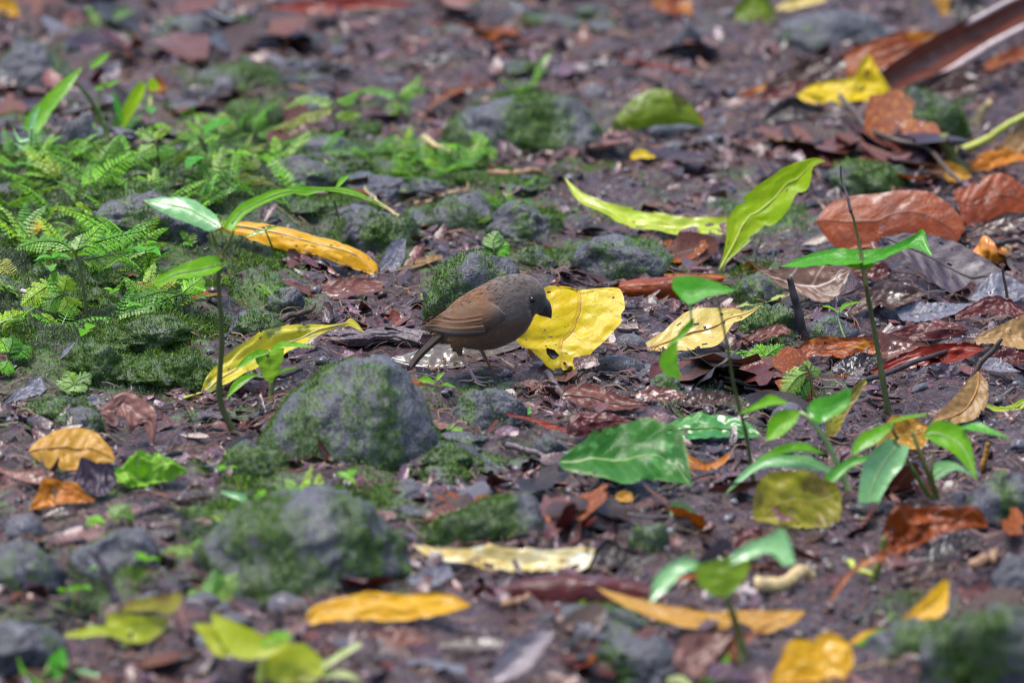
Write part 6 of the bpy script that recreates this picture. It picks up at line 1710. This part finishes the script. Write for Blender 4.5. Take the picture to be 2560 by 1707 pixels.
def scatter(kind, count, make, sizes, cols, probs, noun, cat, group, name, keep, tiltv=.35, lift=.003, zone=None, sizew=True):
    done, tries = 0, 0
    while done < count and tries < count * 14:
        tries += 1
        px = rs_.uniform(-60, 2620); py = rs_.uniform(-20, 1730) if zone is None else rs_.uniform(*zone[:2])
        if zone is not None and len(zone) == 4: px = rs_.uniform(*zone[2:])
        g = at(px, py)
        if rs_.random() > keep(g[0], g[1]): continue
        ci = rs_.choice(len(cols), p=probs / probs.sum())
        s = sizes[0] + (sizes[1] - sizes[0]) * rs_.random() ** 1.6
        sw = ('small', 'medium', 'large')[min(2, int(3 * ((s - sizes[0]) / (sizes[1] - sizes[0]))))]
        if not (0 < px < 2560 and 0 < py < 1707): 
            continue
        if blocked(px, py, s if s < .5 else .012): continue
        lab = None
        for rel, words in place_words(px, py):
            t = f"{sw} {cols[ci][0]} {noun} {rel} {words}"
            if t not in USED and len(t.split()) <= 16:
                lab = t; break
        if lab is None: continue
        USED.add(lab)
        me = make(ci)
        o = bpy.data.objects.new(name, me); COL.objects.link(o)
        o.location = (g[0], g[1], float(H(g[0], g[1])) + lift)
        o.rotation_euler = (rs_.normal() * tiltv + .12, rs_.normal() * tiltv, rs_.uniform(0, 6.283))
        o.scale = (s, s, s)
        tag(o, lab, cat, group)
        done += 1

# lesser stones, half sunk, all over the slope
_n, _try = 0, 0
rk = np.random.default_rng(123)
while _n < 130 and _try < 4000:
    _try += 1
    px, py = rk.uniform(-20, 2580), rk.uniform(20, 1690) ** 1.0
    q = rk.random()
    if q < .33: py = rk.uniform(20, 420)
    elif q < .60: px, py = rk.uniform(-20, 900), rk.uniform(440, 1080)
    elif q < .82: px, py = rk.uniform(650, 1800), rk.uniform(380, 760)
    elif q < .93: px, py = rk.uniform(100, 1500), rk.uniform(1050, 1500)
    if math.hypot((px - 1200) / 1.3, py - 800) < 170 or math.hypot(px - 1310, py - 810) < 150: continue
    w = rk.uniform(60, 150) * (1.9 if q > .33 and rk.random() < .6 else 1)
    h = w * rk.uniform(.20, .32)
    if any(px - w / 2 < x1 and px + w / 2 > x0 and py - h - 6 < y1 and py + 4 > y0 for (x0, y0, x1, y1) in BOXES): continue
    g = at(px, py); mo = float(np.clip(moss_amount(g[0], g[1]), 0, 1))
    look = 'mossy' if mo > .45 else ('greenish' if mo > .25 else ('bare grey', 'dark', 'pale grey')[_try % 3])
    lab = None
    for rel, words in place_words(px, py):
        t = f"{'broad low' if w > 150 else 'small half-sunk'} {look} stone {rel} {words}"
        if t not in USED: lab = t; break
    if lab is None: continue
    USED.add(lab)
    rock(lab, px - w / 2, py - h, px + w / 2, py, .26 + .60 * mo, rk.uniform(.7, 1.1), 300 + _try, rk.normal() * .15, rk.normal() * .3, int(rk.integers(3, 9)), rk.uniform(.08, .18), 5 if w > 150 else 4, sink=.06)
    _n += 1


def mk_scrap(leafy):
    def f(ci):
        k = int(rs_.integers(0, 9)); key = (leafy, ci, k)
        if key not in MESHES:
            me = grid_mesh('leaf_scrap' if leafy else 'bark_chip', scrap_mesh(k, np.random.default_rng(k * 13 + leafy), leafy), np.zeros(3))
            me.materials.append(MATS[SCRAP[ci][1]]); MESHES[key] = me
        return MESHES[key]
    return f
RICH = np.array([.12, .20, .05, .03, .10, .08, .18, .16, .08, .0])
scatter('leaf', 34, mk_scrap(True), (.06, .125), SCRAP, RICH, 'glossy fallen leaf lying', 'leaf', 'wet leaves heaped at the right', 'dead_leaf', lambda x, y: 1.0, .32, .008, (380, 1000, 1640, 2560))
scatter('leaf', 20, mk_scrap(True), (.06, .12), SCRAP, RICH, 'wet curled leaf lying', 'leaf', 'wet leaves at the lower right', 'dead_leaf', lambda x, y: 1.0, .35, .008, (1180, 1690, 1300, 2560))
scatter('leaf', 26, mk_scrap(True), (.10, .19), SCRAP, RICH, 'broad fallen leaf heaped', 'leaf', 'leaf heap at the upper right', 'dead_leaf', lambda x, y: 1.0, .22, .010, (40, 400, 1780, 2560))
scatter('leaf', 60, mk_scrap(True), (.06, .13), SCRAP, SCP, 'fallen leaf lying', 'leaf', 'dead leaves farther off', 'dead_leaf', lambda x, y: .5 + .5 * bare(x, y), .3, .006, (0, 400))
scatter('leaf', 34, mk_scrap(True), (.05, .10), SCRAP, SCP, 'fallen leaf lying', 'leaf', 'dead leaves in the near litter', 'dead_leaf', lambda x, y: .5 + .5 * bare(x, y), .3, .004, (1230, 1707))
scatter('leaf', 130, mk_scrap(True), (.018, .070), SCRAP, SCP, 'torn leaf lying', 'leaf scrap', 'torn dead leaves in the litter', 'torn_leaf', bare)
scatter('chip', 110, mk_scrap(False), (.014, .042), SCRAP, SCP, 'bark chip', 'bark chip', 'bark chips in the litter', 'bark_chip', bare)

PEB = [('grey', (.13, .12, .135)), ('lighter grey', (.15, .135, .155)), ('dark', (.05, .045, .05)), ('brownish', (.11, .072, .055)), ('lavender grey', (.13, .115, .15))]
def mk_peb(ci):
    k = int(rs_.integers(0, 5)); key = ('peb', ci, k)
    if key not in MESHES:
        bm = bmesh.new(); bmesh.ops.create_icosphere(bm, subdivisions=3, radius=.5)
        for v in bm.verts:
            q = v.co; r = 1 + .35 * mnoise.noise(q * 2.4 + Vector((k * 7, ci * 3, 1))) + .1 * mnoise.noise(q * 7 + Vector((k, 2, ci)))
            v.co = Vector((q.x * r, q.y * r * .8, q.z * r * .6))
        V = np.array([v.co for v in bm.verts]); F = np.array([[w.index for w in f.verts] for f in bm.faces]); bm.free()
        me = mesh_np('pebble', V, F, True, np.tile(np.array(PEB[ci][1]), (len(V), 1))); me.materials.append(M_PEBBLE); MESHES[key] = me
    return MESHES[key]
scatter('pebble', 120, mk_peb, (.012, .040), PEB, np.array([.3, .12, .18, .2, .2]), 'pebble', 'pebble', 'pebbles among the litter', 'pebble', lambda x, y: .4 + .6 * bare(x, y), .25, .001)

FC = [('green', 0)]
fernkeep = lambda x, y: float(smooth(.42, .9, moss_amount(x, y))) * (1.0 if x < .22 and y > .05 else .25)
def mk_fern(ci): return PROTO[int(rs_.integers(0, 8))]
FS = [('green', 0), ('fresh', 0), ('feathery', 0), ('leafy', 0), ('lacy', 0), ('spreading', 0)]
scatter('fern', 260, mk_fern, (.5, 1.1), FS, np.ones(6), 'fern sprig growing', 'fern', 'little fern sprigs on the moss', 'fern_sprig', fernkeep, .15, .002)

def mk_twig(ci):
    k = int(rs_.integers(0, 5)); key = ('twig', ci, k)
    if key not in MESHES:
        u = np.linspace(-.5, .5, 14); g = np.random.default_rng(k + 50)
        a, b = g.normal() * .25, g.normal() * .3
        S = np.stack([u, a * u ** 2 + b * u ** 3 + .02 * np.sin(u * 14 + k), .01 + .03 * (.25 - u ** 2) + .01 * np.cos(u * 11)], -1)
        V, F = tube_arrays(S, np.interp(u, [-.5, .5], [.017, .009]) * (1 + .3 * np.exp(-((u * 5 + .3) % 1 - .5) ** 2 / .01)), 6)
        V = list(V)
        t = S[9 if k % 2 else 5]
        v2, f2 = tube_arrays(np.array([t, t + [.07, .06, .03], t + [.13, .14, .04]]), np.array([.009, .007, .004]), 5)
        o_ = len(V); V += list(v2); F = list(F) + [tuple(x + o_ for x in ff) for ff in f2]
        me = poly_mesh('twig', V, F); me.materials.append(STEM[TW[ci][1]]); MESHES[key] = me
    return MESHES[key]
TW = [('brown', 'twig'), ('dark', 'black'), ('grey', 'grey'), ('tan', 'wood'), ('straw coloured', 'straw')]
scatter('twig', 60, mk_twig, (.05, .14), TW, np.array([.32, .22, .2, .16, .1]), 'forked twig lying', 'twig', 'little forked twigs in the litter', 'forked_twig', bare, .12, .003)

# broad-leaved sprouts among the ferns
SPROUT = []
for k in range(5):
    g = np.random.default_rng(700 + k)
    Vs, Fs, Us = [], [], []
    top = np.array([g.normal() * .006, g.normal() * .006, .020 + .02 * g.random()])
    nl = 2 + k % 3
    for j in range(nl):
        az = j * 6.283 / nl + g.random()
        Ln = .016 + .014 * g.random(); Wd = Ln * g.uniform(.22, .38)
        u = np.linspace(0, 1, 9); v = np.linspace(-1, 1, 5)
        uu, vv = np.meshgrid(u, v, indexing='ij')
        r = uu * Ln; wv = vv * Wd * np.sin(np.pi * np.clip(uu, .02, 1) ** .8)
        x = np.cos(az) * r - np.sin(az) * wv + top[0]; y = np.sin(az) * r + np.cos(az) * wv + top[1]
        z = top[2] + .35 * r - 14 * r ** 2 + np.abs(wv) * .4
        b = len(Vs); I = np.arange(45).reshape(9, 5) + b
        Vs += list(np.stack([x, y, z], -1).reshape(-1, 3)); Us += list(np.stack([uu, vv / 2 + .5], -1).reshape(-1, 2))
        Fs += [tuple(q) for q in np.stack([I[:-1, :-1], I[1:, :-1], I[1:, 1:], I[:-1, 1:]], -1).reshape(-1, 4)]
    St = np.array([[0, 0, -.004], top * [.4, .4, .5], top])
    v2, f2 = tube_arrays(resample(St, 6), np.array([.0012, .0007]), 4)
    b = len(Vs); Vs += list(v2); Us += [(.5, .5)] * len(v2)
    f2 = [tuple(x + b for x in (f if f[2] != f[3] else (f[0], f[1], f[2], f[2]))) for f in f2]
    me = mesh_np('sprout', np.array(Vs), np.array(Fs + f2), True, uv=np.array(Us))
    me.validate(); me.materials.append(MATS[('seedling', 'seedlingdark', 'chartreuse', 'seedling', 'seedling')[k]])
    SPROUT.append(me)
SPN = [('bright', 0), ('tiny', 0), ('tender', 0)]
scatter('sprout', 22, lambda ci: SPROUT[int(rs_.integers(0, 5))], (.5, .95), SPN, np.ones(3), 'broad-leaved sprout', 'sprout', 'young sprouts on the moss', 'sprout',
        lambda x, y: .015 + .9 * float(smooth(.35, .8, moss_amount(x, y))), .1, .001)
